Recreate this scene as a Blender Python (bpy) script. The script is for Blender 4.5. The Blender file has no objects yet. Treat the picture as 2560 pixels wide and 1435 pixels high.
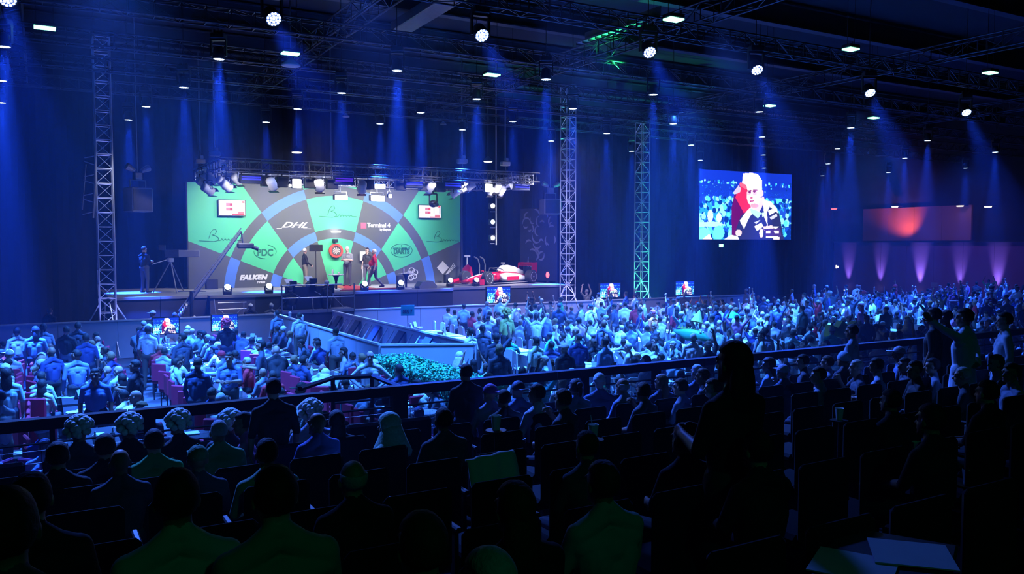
import bpy, bmesh, math, random
import numpy as np
from mathutils import Vector, Matrix, Euler
random.seed(7)
PI = math.pi
SC = bpy.context.scene
COL = SC.collection

# ------------------------------------------------------------------ camera, world, lights, exposure
F, CX, CY, HOR = 2060.0, 1280.0, 717.5, 610.0
EYE = 4.0
YAW = math.radians(29.8)
PITCH = math.atan((CY - HOR) / F)
cam_d = bpy.data.cameras.new('camera')
cam = bpy.data.objects.new('camera', cam_d)
COL.objects.link(cam)
cam_d.sensor_width = 36.0
cam_d.lens = F / 2560 * 36.0
cam_d.clip_end = 300
cam_d.clip_start = 0.05
cam.location = (0, 0, EYE)
cam.rotation_euler = (PI / 2 - PITCH, 0, -YAW)
SC.camera = cam
SC.view_settings.view_transform = 'Standard'
SC.view_settings.look = 'None'
SC.view_settings.gamma = 1.0
SC.view_settings.use_curve_mapping = False
SC.view_settings.exposure = 0.0
try:
    cy = SC.cycles
    cy.use_denoising = True
    cy.denoiser = 'OPENIMAGEDENOISE'
    cy.max_bounces = 4
    cy.diffuse_bounces = 1
    cy.glossy_bounces = 2
    cy.transmission_bounces = 2
    cy.volume_bounces = 0
    cy.transparent_max_bounces = 6
    cy.use_light_tree = True
    cy.use_adaptive_sampling = True
    cy.adaptive_threshold = 0.02
    cy.sample_clamp_indirect = 2.0
    cy.caustics_reflective = False
    cy.caustics_refractive = False
except Exception:
    pass
world = bpy.data.worlds.new('world')
SC.world = world
world.use_nodes = True
world.node_tree.nodes['Background'].inputs[0].default_value = (0.02, 0.05, 1.0, 1)
world.node_tree.nodes['Background'].inputs[1].default_value = 0.0

CR = cam.rotation_euler.to_matrix()
def ray(px, py):
    v = CR @ Vector(((px - CX) / F, -(py - CY) / F, -1.0))
    return v
def P(px, py, X=None, Y=None, Z=None, D=None):
    """a point of the hall seen at photo pixel px,py lying on the wall plane X, the wall plane Y, the height Z, or at distance D"""
    v = ray(px, py)
    if X is not None: t = X / v.x
    elif Y is not None: t = Y / v.y
    elif Z is not None: t = (Z - EYE) / v.z
    else: t = D
    return Vector((v.x * t, v.y * t, EYE + v.z * t))
def pix(p):
    q = CR.transposed() @ (Vector(p) - Vector((0, 0, EYE)))
    return (CX + F * q.x / -q.z, CY - F * q.y / -q.z, -q.z)

def lamp(name, kind, loc, target, energy, color, size=0.1, angle=40, blend=0.5, **kw):
    L = bpy.data.lights.new(name, kind)
    L.energy = energy
    L.color = color
    if kind == 'SPOT':
        L.spot_size = math.radians(angle); L.spot_blend = blend; L.shadow_soft_size = size
    elif kind == 'AREA':
        L.shape = 'RECTANGLE'; L.size = size; L.size_y = kw.get('size_y', size)
        if 'spread' in kw: L.spread = math.radians(kw['spread'])
    else:
        L.shadow_soft_size = size
    o = bpy.data.objects.new(name, L)
    COL.objects.link(o)
    o.location = loc
    d = Vector(target) - Vector(loc)
    o.rotation_euler = d.to_track_quat('-Z', 'Y').to_euler()
    return o

BLUE = (0.02, 0.10, 1.0)
CYAN = (0.035, 0.185, 1.0)
# added wide blue wash spots, no fixtures, over the tables on the hall floor
K = 5.5
for i, (x, y, tx, ty, e, c, an) in enumerate([
        (1.5, 18, 1.5, 19, 7200, CYAN, 76), (4.5, 25, 4.2, 25.5, 6200, CYAN, 76), (13, 18.5, 13.5, 19, 6500, CYAN, 76), (7.6, 17, 7.8, 17.5, 3600, CYAN, 70),
        (19, 21, 18.5, 22, 8000, CYAN, 76), (13.5, 27, 14, 27, 4200, CYAN, 78), (23, 26, 22, 26, 6000, CYAN, 78),
        (29, 22, 29, 23, 5500, CYAN, 78), (38, 27, 37, 27, 4500, BLUE, 92), (48, 29, 46, 29, 3500, BLUE, 92)]):
    lamp('added_wash_light', 'SPOT', (x, y, 9.4), (tx, ty, 0), e * K, c, 1.1, an, 1.0)
# cooler front light that rims the people on the raised tier
for (x, y, tx, ty, e) in [(1, 16, 0.6, 8.8, 15000), (5.5, 16, 4.8, 8.7, 14000), (10, 16, 9.3, 8.6, 14000), (15, 16, 14.2, 8.6, 17000)]:
    lamp('rim_or_added_light', 'SPOT', (x, y, 9.3), (tx, ty, 1.5), e, (0.05, 0.16, 1.0), 0.4, 40, 1.0)
# dim green house light behind and above the camera
lamp('house_light', 'SPOT', (2.0, -6, 8.5), (4.0, 6, 1.5), 75, (0.02, 0.85, 0.45), 0.4, 80, 0.9)
lamp('house_light', 'SPOT', (14.0, -1, 8.5), (12.0, 9, 1.5), 14, (0.02, 0.85, 0.45), 0.4, 80, 0.9)
# white key light hung on the stage truss
for (x, e) in [(7.4, 900), (9.9, 900), (12.2, 850), (14.4, 900), (17.0, 750)]:
    lamp('stage_key_light', 'SPOT', (x, 34.1, 6.75), (x + (12.3 - x) * 0.1, 38.5, 3.6), e, (1.0, 0.97, 1.0), 0.25, 110, 0.8)
for (x, e, t) in [(9.0, 1900, 11.5), (15.5, 1900, 12.5), (20.5, 5500, 19.4)]:
    lamp('stage_front_light', 'SPOT', (x, 30.5, 8.6), (t, 36.3, 2.6), e, (1.0, 0.95, 0.98), 0.25, 34, 0.7)
lamp('added_left_light', 'SPOT', (1.5, 29.5, 8.8), (3.6, 36.0, 2.6), 500, (0.75, 0.8, 1.0), 0.25, 26, 0.8)  # added spot without a fixture, brightens the dim camera at stage left
for (x, e) in ((6.9, 45), (18.2, 60)):
    lamp('added_can_light', 'POINT', (x, 32.4, 6.1), (x, 0, 0), e, (1.0, 0.97, 1.0), 0.12)  # added point lights that whiten the lamp clusters, standing for blinder light
lamp('added_barrier_light', 'SPOT', (9.5, 30.3, 8.6), (6, 31, 0.8), 1500, (0.35, 0.45, 1.0), 0.5, 120, 1.0)  # added spots without fixtures, brighten the barriers like spill from the stage
lamp('added_barrier_light', 'SPOT', (20, 29.5, 8.8), (20, 31, 0.8), 4200, (0.5, 0.5, 1.0), 0.5, 130, 1.0)
lamp('rim_or_added_light', 'SPOT', (9, 14, 9.2), (2.8, 1.9, 2.6), 2600, (0.05, 0.14, 1.0), 0.4, 13, 1.0)  # added narrow spot, brightens the papers on the near table
lamp('added_crane_light', 'SPOT', (6.5, 30.5, 7.5), (5.4, 32.4, 3.6), 900, (0.9, 0.85, 0.95), 0.2, 50, 0.9)  # added spot without a fixture, brightens the crane arm
# ------------------------------------------------------------------ helpers
def tag(o, label=None, cat=None, group=None, kind=None):
    if label: o['label'] = label
    if cat: o['category'] = cat
    if group: o['group'] = group
    if kind: o['kind'] = kind
    return o
def empty(name, loc=(0, 0, 0), rz=0.0, label=None, cat=None, group=None, kind=None):
    o = bpy.data.objects.new(name, None)
    o.empty_display_size = 0.2
    COL.objects.link(o)
    o.location = loc
    o.rotation_euler = (0, 0, rz)
    return tag(o, label, cat, group, kind)
def link(name, me, parent=None, loc=(0, 0, 0), rot=(0, 0, 0), scale=(1, 1, 1)):
    o = bpy.data.objects.new(name, me)
    COL.objects.link(o)
    o.location = loc
    o.rotation_euler = rot
    o.scale = scale
    if parent: o.parent = parent
    return o
def copy_tree(o, parent=None):
    kids = list(o.children)
    c = o.copy()
    COL.objects.link(c)
    if parent: c.parent = parent
    for ch in kids: copy_tree(ch, c)
    return c

def mat(name, color=(0.5, 0.5, 0.5), rough=0.6, metal=0.0, emit=None, power=0.0, noise=0.0, nscale=8.0, objcol=False, attr=None, coat=0.0, bump=0.0):
    m = bpy.data.materials.new(name)
    m.use_nodes = True
    nt = m.node_tree
    b = nt.nodes['Principled BSDF']
    b.inputs['Base Color'].default_value = (*color, 1)
    b.inputs['Roughness'].default_value = rough
    b.inputs['Metallic'].default_value = metal
    if coat: b.inputs['Coat Weight'].default_value = coat
    if emit:
        b.inputs['Emission Color'].default_value = (*emit, 1)
        b.inputs['Emission Strength'].default_value = power
        m.cycles.emission_sampling = 'NONE'
    src = None
    if objcol:
        n = nt.nodes.new('ShaderNodeObjectInfo'); src = n.outputs['Color']
    if attr:
        n = nt.nodes.new('ShaderNodeAttribute'); n.attribute_name = attr; src = n.outputs['Color']
    if noise or bump:
        tc = nt.nodes.new('ShaderNodeTexCoord')
        nz = nt.nodes.new('ShaderNodeTexNoise'); nz.inputs['Scale'].default_value = nscale; nz.inputs['Detail'].default_value = 3
        nt.links.new(tc.outputs['Object'], nz.inputs['Vector'])
        if noise:
            mr = nt.nodes.new('ShaderNodeMapRange')
            mr.inputs['To Min'].default_value = 1 - noise; mr.inputs['To Max'].default_value = 1 + noise
            nt.links.new(nz.outputs['Fac'], mr.inputs['Value'])
            mx = nt.nodes.new('ShaderNodeVectorMath'); mx.operation = 'SCALE'
            if src: nt.links.new(src, mx.inputs[0])
            else: mx.inputs[0].default_value = color
            nt.links.new(mr.outputs['Result'], mx.inputs['Scale'])
            src = mx.outputs['Vector']
        if bump:
            bp = nt.nodes.new('ShaderNodeBump'); bp.inputs['Strength'].default_value = bump; bp.inputs['Distance'].default_value = 0.02
            nt.links.new(nz.outputs['Fac'], bp.inputs['Height']); nt.links.new(bp.outputs['Normal'], b.inputs['Normal'])
    if src: nt.links.new(src, b.inputs['Base Color'])
    return m
def ramp_mat(name, cols, rough=0.6):
    """colour picked per object from a few natural tones"""
    m = mat(name, cols[0], rough)
    nt = m.node_tree
    oi = nt.nodes.new('ShaderNodeObjectInfo')
    cr = nt.nodes.new('ShaderNodeValToRGB'); cr.color_ramp.interpolation = 'CONSTANT'
    while len(cr.color_ramp.elements) < len(cols): cr.color_ramp.elements.new(0.5)
    for i, c in enumerate(cols):
        cr.color_ramp.elements[i].position = i / len(cols); cr.color_ramp.elements[i].color = (*c, 1)
    nt.links.new(oi.outputs['Random'], cr.inputs['Fac'])
    nt.links.new(cr.outputs['Color'], nt.nodes['Principled BSDF'].inputs['Base Color'])
    return m

M = {}
M['black'] = mat('black_paint', (0.012, 0.012, 0.014), 0.5, noise=0.2)
M['railblack'] = mat('rail_black', (0.003, 0.003, 0.004), 0.85, noise=0.2)
M['dark_metal'] = mat('dark_metal', (0.05, 0.05, 0.055), 0.4, 0.6, noise=0.2)
M['alu'] = mat('aluminium', (0.62, 0.63, 0.68), 0.38, 0.55, noise=0.15, nscale=20)
M['alu_dim'] = mat('aged_aluminium', (0.22, 0.22, 0.24), 0.45, 0.5, noise=0.25, nscale=14)
M['truss_dark'] = mat('dull_truss_metal', (0.045, 0.045, 0.055), 0.5, 0.4, noise=0.3, nscale=14)
M['white'] = mat('white_plastic', (0.82, 0.82, 0.84), 0.5, noise=0.05)
M['grey'] = mat('grey_plastic', (0.25, 0.25, 0.27), 0.5, noise=0.1)
M['navy'] = mat('navy_cloth', (0.02, 0.025, 0.05), 0.9, noise=0.25, nscale=3)
M['red'] = mat('red_paint', (0.62, 0.02, 0.04), 0.3, noise=0.08, coat=0.5)
M['redcloth'] = mat('red_fabric', (0.42, 0.015, 0.06), 0.8, noise=0.15)
M['rubber'] = mat('tyre_rubber', (0.03, 0.03, 0.032), 0.75, noise=0.2)
M['tablecloth'] = mat('white_tablecloth', (0.75, 0.77, 0.8), 0.8, noise=0.08)
M['tabledark'] = mat('dark_tabletop', (0.05, 0.05, 0.06), 0.45, noise=0.2)
M['cup'] = mat('paper_cup', (0.85, 0.85, 0.85), 0.6, noise=0.04)
M['card'] = mat('printed_card', (0.5, 0.6, 0.7), 0.6, noise=0.35, nscale=30)
M['led'] = mat('lit_lens', (0.8, 0.8, 0.8), 0.3, emit=(0.55, 0.72, 1.0), power=9)
M['lens_hot'] = mat('lit_white_lens', (1, 1, 1), 0.3, emit=(1.0, 0.98, 1.0), power=14)
M['lens_green'] = mat('lit_green_panel', (0.6, 1, 0.8), 0.3, emit=(0.25, 1.0, 0.5), power=4)
M['lens_warm'] = mat('lit_warm_lamp', (1, 1, 0.9), 0.3, emit=(1.0, 0.85, 0.6), power=3)
M['lens_red'] = mat('lit_red_lamp', (1, 0.1, 0.1), 0.3, emit=(1.0, 0.05, 0.04), power=6)
M['foot'] = mat('lit_foot_lens', (1, 1, 1), 0.3, emit=(0.75, 1.0, 0.95), power=8)

class MB:
    """collects boxes, tubes, lathes and polygons and links them as one mesh"""
    def __init__(s): s.v = []; s.f = []; s.m = []; s.mats = []
    def mi(s, m):
        if m is None: return 0
        if m not in s.mats: s.mats.append(m)
        return s.mats.index(m)
    def add(s, vs, fs, m=None, T=None):
        k = len(s.v); i = s.mi(m)
        for v in vs:
            v = Vector(v)
            if T is not None: v = T @ v
            s.v.append(tuple(v))
        for f in fs: s.f.append([a + k for a in f]); s.m.append(i)
        return s
    def box(s, c, d, m=None, T=None, b=0.0):
        x, y, z = c; a, e, h = d[0] / 2, d[1] / 2, d[2] / 2
        if b <= 0:
            vs = [(x + i * a, y + j * e, z + k * h) for k in (-1, 1) for j in (-1, 1) for i in (-1, 1)]
            return s.add(vs, [(0, 2, 3, 1), (4, 5, 7, 6), (0, 1, 5, 4), (2, 6, 7, 3), (0, 4, 6, 2), (1, 3, 7, 5)], m, T)
        vs = []
        for k, (q, w) in enumerate([(-h, b), (-h + b, 0), (h - b, 0), (h, b)]):
            for (i, j) in ((-1, -1), (1, -1), (1, 1), (-1, 1)):
                if True:
                    vs.append((x + i * (a - w), y + j * (e - b - (w if w else 0) * 0), z + q)); vs.append((x + i * (a - b), y + j * (e - w), z + q))
        # order the ring corners consistently
        ring = []
        for k in range(4):
            r = []
            for n, (i, j) in enumerate(((-1, -1), (1, -1), (1, 1), (-1, 1))):
                p, q = k * 8 + n * 2, k * 8 + n * 2 + 1
                r += [p, q] if n % 2 == 0 else [q, p]
            ring.append(r)
        fs = [ring[0][::-1], ring[3]]
        for k in range(3):
            for n in range(8):
                fs.append((ring[k][n], ring[k][(n + 1) % 8], ring[k + 1][(n + 1) % 8], ring[k + 1][n]))
        return s.add(vs, fs, m, T)
    def tube(s, p0, p1, r0, r1=None, n=8, m=None, T=None, cap=True):
        r1 = r0 if r1 is None else r1
        p0, p1 = Vector(p0), Vector(p1)
        d = (p1 - p0).normalized()
        u = d.orthogonal().normalized(); w = d.cross(u)
        vs = [p0 + (u * math.cos(2 * PI * i / n) + w * math.sin(2 * PI * i / n)) * r0 for i in range(n)]
        vs += [p1 + (u * math.cos(2 * PI * i / n) + w * math.sin(2 * PI * i / n)) * r1 for i in range(n)]
        fs = [(i, (i + 1) % n, (i + 1) % n + n, i + n) for i in range(n)]
        if cap: fs += [list(range(n))[::-1], list(range(n, 2 * n))]
        return s.add(vs, fs, m, T)
    def path(s, pts, r, n=6, m=None, T=None):
        for a, b in zip(pts, pts[1:]): s.tube(a, b, r, r, n, m, T)
        return s
    def lathe(s, prof, n=16, m=None, T=None):
        vs = []; fs = []
        for (r, z) in prof:
            vs += [(r * math.cos(2 * PI * i / n), r * math.sin(2 * PI * i / n), z) for i in range(n)]
        for k in range(len(prof) - 1):
            for i in range(n):
                fs.append((k * n + i, k * n + (i + 1) % n, (k + 1) * n + (i + 1) % n, (k + 1) * n + i))
        fs.append(list(range(n))[::-1]); fs.append([(len(prof) - 1) * n + i for i in range(n)])
        return s.add(vs, fs, m, T)
    def ball(s, c, r, n=12, k=8, m=None, T=None):
        r = (r, r, r) if not hasattr(r, '__len__') else r
        vs = [(c[0], c[1], c[2] - r[2])]
        for j in range(1, k):
            a = -PI / 2 + PI * j / k
            vs += [(c[0] + r[0] * math.cos(a) * math.cos(2 * PI * i / n), c[1] + r[1] * math.cos(a) * math.sin(2 * PI * i / n), c[2] + r[2] * math.sin(a)) for i in range(n)]
        vs.append((c[0], c[1], c[2] + r[2]))
        fs = [(0, 1 + (i + 1) % n, 1 + i) for i in range(n)]
        for j in range(k - 2):
            for i in range(n):
                fs.append((1 + j * n + i, 1 + j * n + (i + 1) % n, 1 + (j + 1) * n + (i + 1) % n, 1 + (j + 1) * n + i))
        e = len(vs) - 1
        fs += [(e, 1 + (k - 2) * n + i, 1 + (k - 2) * n + (i + 1) % n) for i in range(n)]
        return s.add(vs, fs, m, T)
    def prism(s, pts, y0, y1, m=None, T=None):
        """polygon in the x,z plane pushed from y0 to y1"""
        n = len(pts)
        vs = [(x, y0, z) for x, z in pts] + [(x, y1, z) for x, z in pts]
        fs = [list(range(n)), list(range(n, 2 * n))[::-1]] + [(i, i + n, (i + 1) % n + n, (i + 1) % n) for i in range(n)]
        return s.add(vs, fs, m, T)
    def mesh(s, name, m=None, smooth=False):
        me = bpy.data.meshes.new(name)
        me.from_pydata(s.v, [], s.f)
        if m is not None: s.mats = [m] if not s.mats else s.mats
        for q in s.mats: me.materials.append(M[q] if isinstance(q, str) else q)
        if len(s.mats) > 1: me.polygons.foreach_set('material_index', s.m)
        if smooth: me.polygons.foreach_set('use_smooth', [True] * len(s.f))
        me.update()
        return me
    def obj(s, name, m=None, parent=None, loc=(0, 0, 0), rot=(0, 0, 0), smooth=False):
        return link(name, s.mesh(name, m, smooth), parent, loc, rot)

UNIT = {}
def bar(name, p0, p1, r, m, parent=None, n=6):
    """one straight round bar as an object of its own; alike bars share one mesh"""
    key = (m, n)
    if key not in UNIT: UNIT[key] = MB().tube((0, 0, 0), (0, 0, 1), 1, 1, n).mesh('bar', m)
    p0, p1 = Vector(p0), Vector(p1)
    o = link(name, UNIT[key], parent)
    d = p1 - p0
    o.matrix_local = Matrix.Translation(p0) @ d.to_track_quat('Z', 'Y').to_matrix().to_4x4() @ Matrix.Diagonal((r, r, d.length, 1))
    return o
UBOX = {}
def block(name, c, d, m, parent=None, rot=(0, 0, 0)):
    if m not in UBOX: UBOX[m] = MB().box((0, 0, 0), (1, 1, 1)).mesh('block', m)
    return link(name, UBOX[m], parent, c, rot, d)
def text(body, size, m, parent, loc, rot=(PI / 2, 0, 0), shear=0.0, bold=0.0, align='CENTER', name='lettering', extr=0.004, sx=1.0):
    cu = bpy.data.curves.new('txt', 'FONT')
    cu.body = body; cu.size = size; cu.shear = shear; cu.offset = bold; cu.align_x = align; cu.align_y = 'CENTER'; cu.extrude = extr
    cu.resolution_u = 3
    t = bpy.data.objects.new('txt', cu); COL.objects.link(t)
    dg = bpy.context.evaluated_depsgraph_get()
    me = bpy.data.meshes.new_from_object(t.evaluated_get(dg))
    bpy.data.objects.remove(t)
    me.materials.clear(); me.materials.append(M[m] if isinstance(m, str) else m)
    return link(name, me, parent, loc, rot, (sx, 1, 1))

# ------------------------------------------------------------------ the hall
M['floor'] = mat('hall_floor', (0.10, 0.10, 0.12), 0.55, noise=0.25, nscale=1.2)
M['ceil'] = mat('ceiling_black', (0.008, 0.009, 0.012), 0.9, noise=0.3, nscale=0.6)
M['curtain'] = mat('dark_blue_drape', (0.012, 0.013, 0.026), 0.9, noise=0.3, nscale=1.5)
M['wallred'] = mat('plum_wall_panel', (0.22, 0.085, 0.17), 0.8, noise=0.12, nscale=0.8)
M['wallorange'] = mat('rust_wall_panel', (0.35, 0.13, 0.10), 0.8, noise=0.12, nscale=0.8)
M['tier'] = mat('tier_carpet', (0.02, 0.02, 0.03), 0.9, noise=0.3, nscale=6)
ZC = 13.0
tag(MB().box((27, 18, -0.1), (66, 58, 0.2)).obj('floor', 'floor'), kind='structure')
tag(MB().box((27, 18, ZC + 0.1), (66, 58, 0.2)).obj('ceiling', 'ceil'), kind='structure')
wb = MB(); N = 240
for i in range(N):                                      # draped back wall: soft pleats
    x0, x1 = -5 + 63 * i / N, -5 + 63 * (i + 1) / N
    y0, y1 = 46 + 0.10 * math.sin(i * 1.9), 46 + 0.10 * math.sin((i + 1) * 1.9)
    wb.add([(x0, y0, 0), (x1, y1, 0), (x1, y1, ZC), (x0, y0, ZC)], [(0, 1, 2, 3)])
tag(wb.obj('wall_back', 'curtain'), kind='structure')
tag(MB().box((-5.1, 18, ZC / 2), (0.2, 58, ZC)).obj('wall_left', 'curtain'), kind='structure')
wr = empty('wall_right', (0, 0, 0), kind='structure')
MB().box((57.1, 18, ZC / 2), (0.2, 58, ZC)).obj('wall_core', 'curtain', wr)
for k in range(12):                                     # lower plum panels with fine joints between
    y0 = 45.9 - 2.2 * (k + 1)
    block('panel', (56.95, y0 + 1.1, 2.06), (0.1, 2.18, 4.12), 'wallred', wr)
for k in range(8):
    y0 = 45.9 - 2.8 - 2.2 * (k + 1)
    if 33 < y0: block('panel', (56.9, y0 + 1.1, 5.5), (0.2, 2.18, 2.5), 'wallorange', wr)
block('ledge', (56.8, 32.5, 4.17), (0.5, 26.6, 0.1), 'black', wr)
tag(MB().box((27, -11.1, ZC / 2), (66, 0.2, ZC)).obj('wall_rear', 'curtain'), kind='structure')

# raised seating tiers: each row is one step of the platform
def tier_z(y):
    k = max(0, min(9, math.floor((9.75 - y) / 1.08)))
    return 1.0 + 0.13 * k
ti = empty('seating_tier', (0, 0, 0), kind='structure')
for k in range(10):
    y1 = 9.75 - 1.08 * k if k else 10.05
    y0 = 9.75 - 1.08 * (k + 1) if k < 9 else -6.0
    z = 1.0 + 0.13 * k
    block('step', (9.0, (y0 + y1) / 2, z / 2), (27.0, y1 - y0, z), 'tier', ti)

# thin haze that fills the hall
hz = bpy.data.materials.new('stage_haze')
hz.use_nodes = True
nt = hz.node_tree
nt.nodes.remove(nt.nodes['Principled BSDF'])
vs = nt.nodes.new('ShaderNodeVolumeScatter')
vs.inputs['Color'].default_value = (0.65, 0.7, 1.0, 1)
vs.inputs['Density'].default_value = 0.0016
vs.inputs['Anisotropy'].default_value = 0.25
nt.links.new(vs.outputs['Volume'], nt.nodes['Material Output'].inputs['Volume'])
M['haze'] = hz
hb = MB().box((25.8, 23.8, 6.45), (60.6, 43.6, 12.7)).obj('haze', 'haze')
tag(hb, 'thin blue lit haze hanging through the whole hall', 'haze', kind='stuff')
# ------------------------------------------------------------------ moving heads of the ceiling rig
def disc_cells(r, n_rings, cr):
    pts = [(0, 0)]
    for k in range(1, n_rings + 1):
        for i in range(6 * k):
            a = 2 * PI * i / (6 * k) + 0.3 * k
            pts.append((r * k / (n_rings + 0.55) * math.cos(a), r * k / (n_rings + 0.55) * math.sin(a)))
    mb = MB()
    for (x, y) in pts: mb.lathe([(cr, 0), (cr, -0.008), (cr * 0.6, -0.014)], 8, T=Matrix.Translation((x, y, 0)))
    return mb
def head_meshes():
    d = {}
    d['shell'] = MB().lathe([(0.06, 0.34), (0.13, 0.30), (0.155, 0.12), (0.17, 0.0), (0.16, -0.02), (0.15, 0.0)], 20).mesh('head_shell', 'black', True)
    d['lens'] = disc_cells(0.152, 2, 0.024).mesh('lens_array', 'led')
    d['plate'] = MB().lathe([(0.152, 0.012), (0.152, 0.0)], 20).mesh('lens_plate', mat('lens_backing', (0.3, 0.4, 0.7), 0.2, emit=(0.05, 0.15, 1.0), power=0.5))
    y = MB()
    for s in (-1, 1):
        y.box((s * 0.2, 0, 0.28), (0.035, 0.09, 0.42)); y.tube((s * 0.2, 0, 0.14), (s * 0.15, 0, 0.14), 0.03)
    y.box((0, 0, 0.5), (0.44, 0.12, 0.05))
    d['yoke'] = y.mesh('yoke', 'black')
    d['base'] = MB().box((0, 0, 0.6), (0.36, 0.28, 0.15), b=0.02).box((0.1, 0, 0.72), (0.04, 0.06, 0.1)).box((-0.1, 0, 0.72), (0.04, 0.06, 0.1)).mesh('base', 'black')
    return d
HM = head_meshes()
def where(px):
    for lim, w in ((330, 'far left'), (800, 'left of the stage'), (1150, 'over the stage'), (1450, 'beside the middle tower'), (1740, 'near the green tower'), (2010, 'above the big screen'), (2600, 'right of the big screen')):
        if px < lim: return w
def moving_head(px, py, z, aim, label, group, energy, angle, scale=1.0):
    p = P(px, py, Z=z)
    d = Vector(aim) - p
    root = empty('moving_head', p, 0, label, 'stage light', group)
    root.scale = (scale,) * 3
    q = d.to_track_quat('-Z', 'Y')
    az = math.atan2(d.x, -d.y) if Vector((d.x, d.y)).length > 0.05 else -YAW
    link('base', HM['base'], root, rot=(0, 0, az)); link('yoke', HM['yoke'], root, rot=(0, 0, az))
    h = link('head', HM['shell'], root)
    h.matrix_local = Matrix.Translation((0, 0, 0.14)) @ q.to_matrix().to_4x4() @ Matrix.Translation((0, 0, -0.14))
    bar('drop_rod', (0, 0, .7), (0, 0, (ZC - p.z) / scale), .012, 'black', root)
    link('lens', HM['lens'], h); link('lens_plate', HM['plate'], h)
    f = p + Vector((0, 0, 0.14 * scale)) + d.normalized() * (0.14 + 0.05) * scale
    lamp('beam_light', 'SPOT', f, Vector(aim), energy, (0.012, 0.08, 1.0), 0.13 * scale, angle, 0.35)
    return root
DOWN = [(10, 116), (3, 201), (3, 256), (547, 147), (460, 218), (365, 266), (321, 299), (665, 305), (744, 272), (854, 232), (993, 176), (950, 309), (1052, 281),
        (1156, 324), (1192, 247), (1365, 198), (1282, 303), (1378, 352), (1432, 271), (1517, 333), (1579, 378), (1633, 236), (1683, 309), (1728, 362),
        (1751, 400), (1898, 279), (1905, 342), (1908, 387), (1910, 420), (2127, 319), (2094, 371), (2070, 409), (2056, 439), (2319, 351), (2262, 395),
        (2221, 431), (2488, 380), (2414, 420)]
ROWS = {}
for n, (px, py) in enumerate(DOWN):
    p = P(px, py, Z=9.0)
    row = 'second' if p.y < 25 else 'third' if p.y < 28.6 else 'fourth' if p.y < 32 else 'rear'
    ROWS.setdefault(row, []).append((p.x, n, px, py))
ORD = ['first', 'second', 'third', 'fourth', 'fifth', 'sixth', 'seventh', 'eighth', 'ninth', 'tenth', 'eleventh', 'twelfth', 'thirteenth', 'fourteenth', 'fifteenth', 'sixteenth', 'seventeenth', 'eighteenth', 'nineteenth', 'twentieth']
def ordn(i):
    return ORD[i] if i < 20 else ('twenty-' + ORD[i - 20] if i < 29 else ('thirty-' + ORD[i - 30] if 30 <= i < 39 else str(i + 1)))
BSTR = {547: 2.2, 460: 1.3, 993: 2.4, 1052: 1.8, 1898: 1.6, 1432: 1.2, 1365: 1.6, 321: 1.4, 365: .8, 10: 2.0, 1633: 1.4, 1751: 2.0, 2127: 1.4, 2319: 1.3, 1156: 1.2, 1192: 1.6}
for row, L in ROWS.items():
    L.sort()
    for i, (x, n, px, py) in enumerate(L):
        p = P(px, py, Z=9.0)
        moving_head(px, py, 9.0, (p.x, p.y, 0), 'black moving head beaming straight down, %s from left in the %s row of the rig' % (ordn(i), row), 'moving heads beaming straight down', 100000 * BSTR.get(px, 1.0), 17)
BIG = [(18, 8, 42), (680, 57, 40), (1201, 97, 34), (1620, 138, 30), (1889, 181, 28), (2172, 237, 26), (2413, 285, 24)]
for i, (px, py, w) in enumerate(BIG):
    z = 9.0
    p = P(px, py, Z=z)
    to = Vector((-p.x, -p.y, 0)).normalized()
    side = Vector((to.y, -to.x, 0)) * -1
    right = ray(2560, 700) - ray(1280, 700); right.z = 0; right.normalize()
    aim = p + to * 6 + right * (1.2 if i > 1 else 0.9 * i + .3) * 2 + Vector((0, 0, -6.0))
    moving_head(px, py, z, aim, 'moving head with bright round lens tilted at the seats, %s from left' % ordn(i), 'moving heads tilted towards the seats', 36000, 19, 1.12)
GREEN = [(112, 72, 48), (726, 136, 42), (1230, 189, 36), (1684, 51, 44), (2127, 125, 34), (2475, 184, 32), (1924, 266, 26), (2184, 296, 24)]
for i, (px, py, w) in enumerate(GREEN):
    p = P(px, py, Z=9.6)
    g = empty('ceiling_light', p, 0, 'slim rectangular ceiling light glowing green white, %s' % ['far left over the left tower', 'left of the first truss lamp', 'above the middle of the stage truss', 'beside the green lit beam', 'high above the big screen', 'top right corner of the hall', 'just above the screen lamp column', 'right of the big screen column'][i], 'ceiling light', 'green tinted ceiling lights')
    W = w * pix(p)[2] / F
    MB().box((0, 0, 0.09), (W * 1.05, 0.34, 0.1), b=0.02).obj('housing', 'black', g)
    MB().box((0, 0, 0.02), (W, 0.3, 0.04)).obj('diffuser', 'lens_green', g)
    MB().tube((-W * .4, 0, .1), (-W * .4, 0, 3.2), 0.008, n=5).obj('cable', 'black', g)
    MB().tube((W * .4, 0, .1), (W * .4, 0, 3.2), 0.008, n=5).obj('cable', 'black', g)
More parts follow.
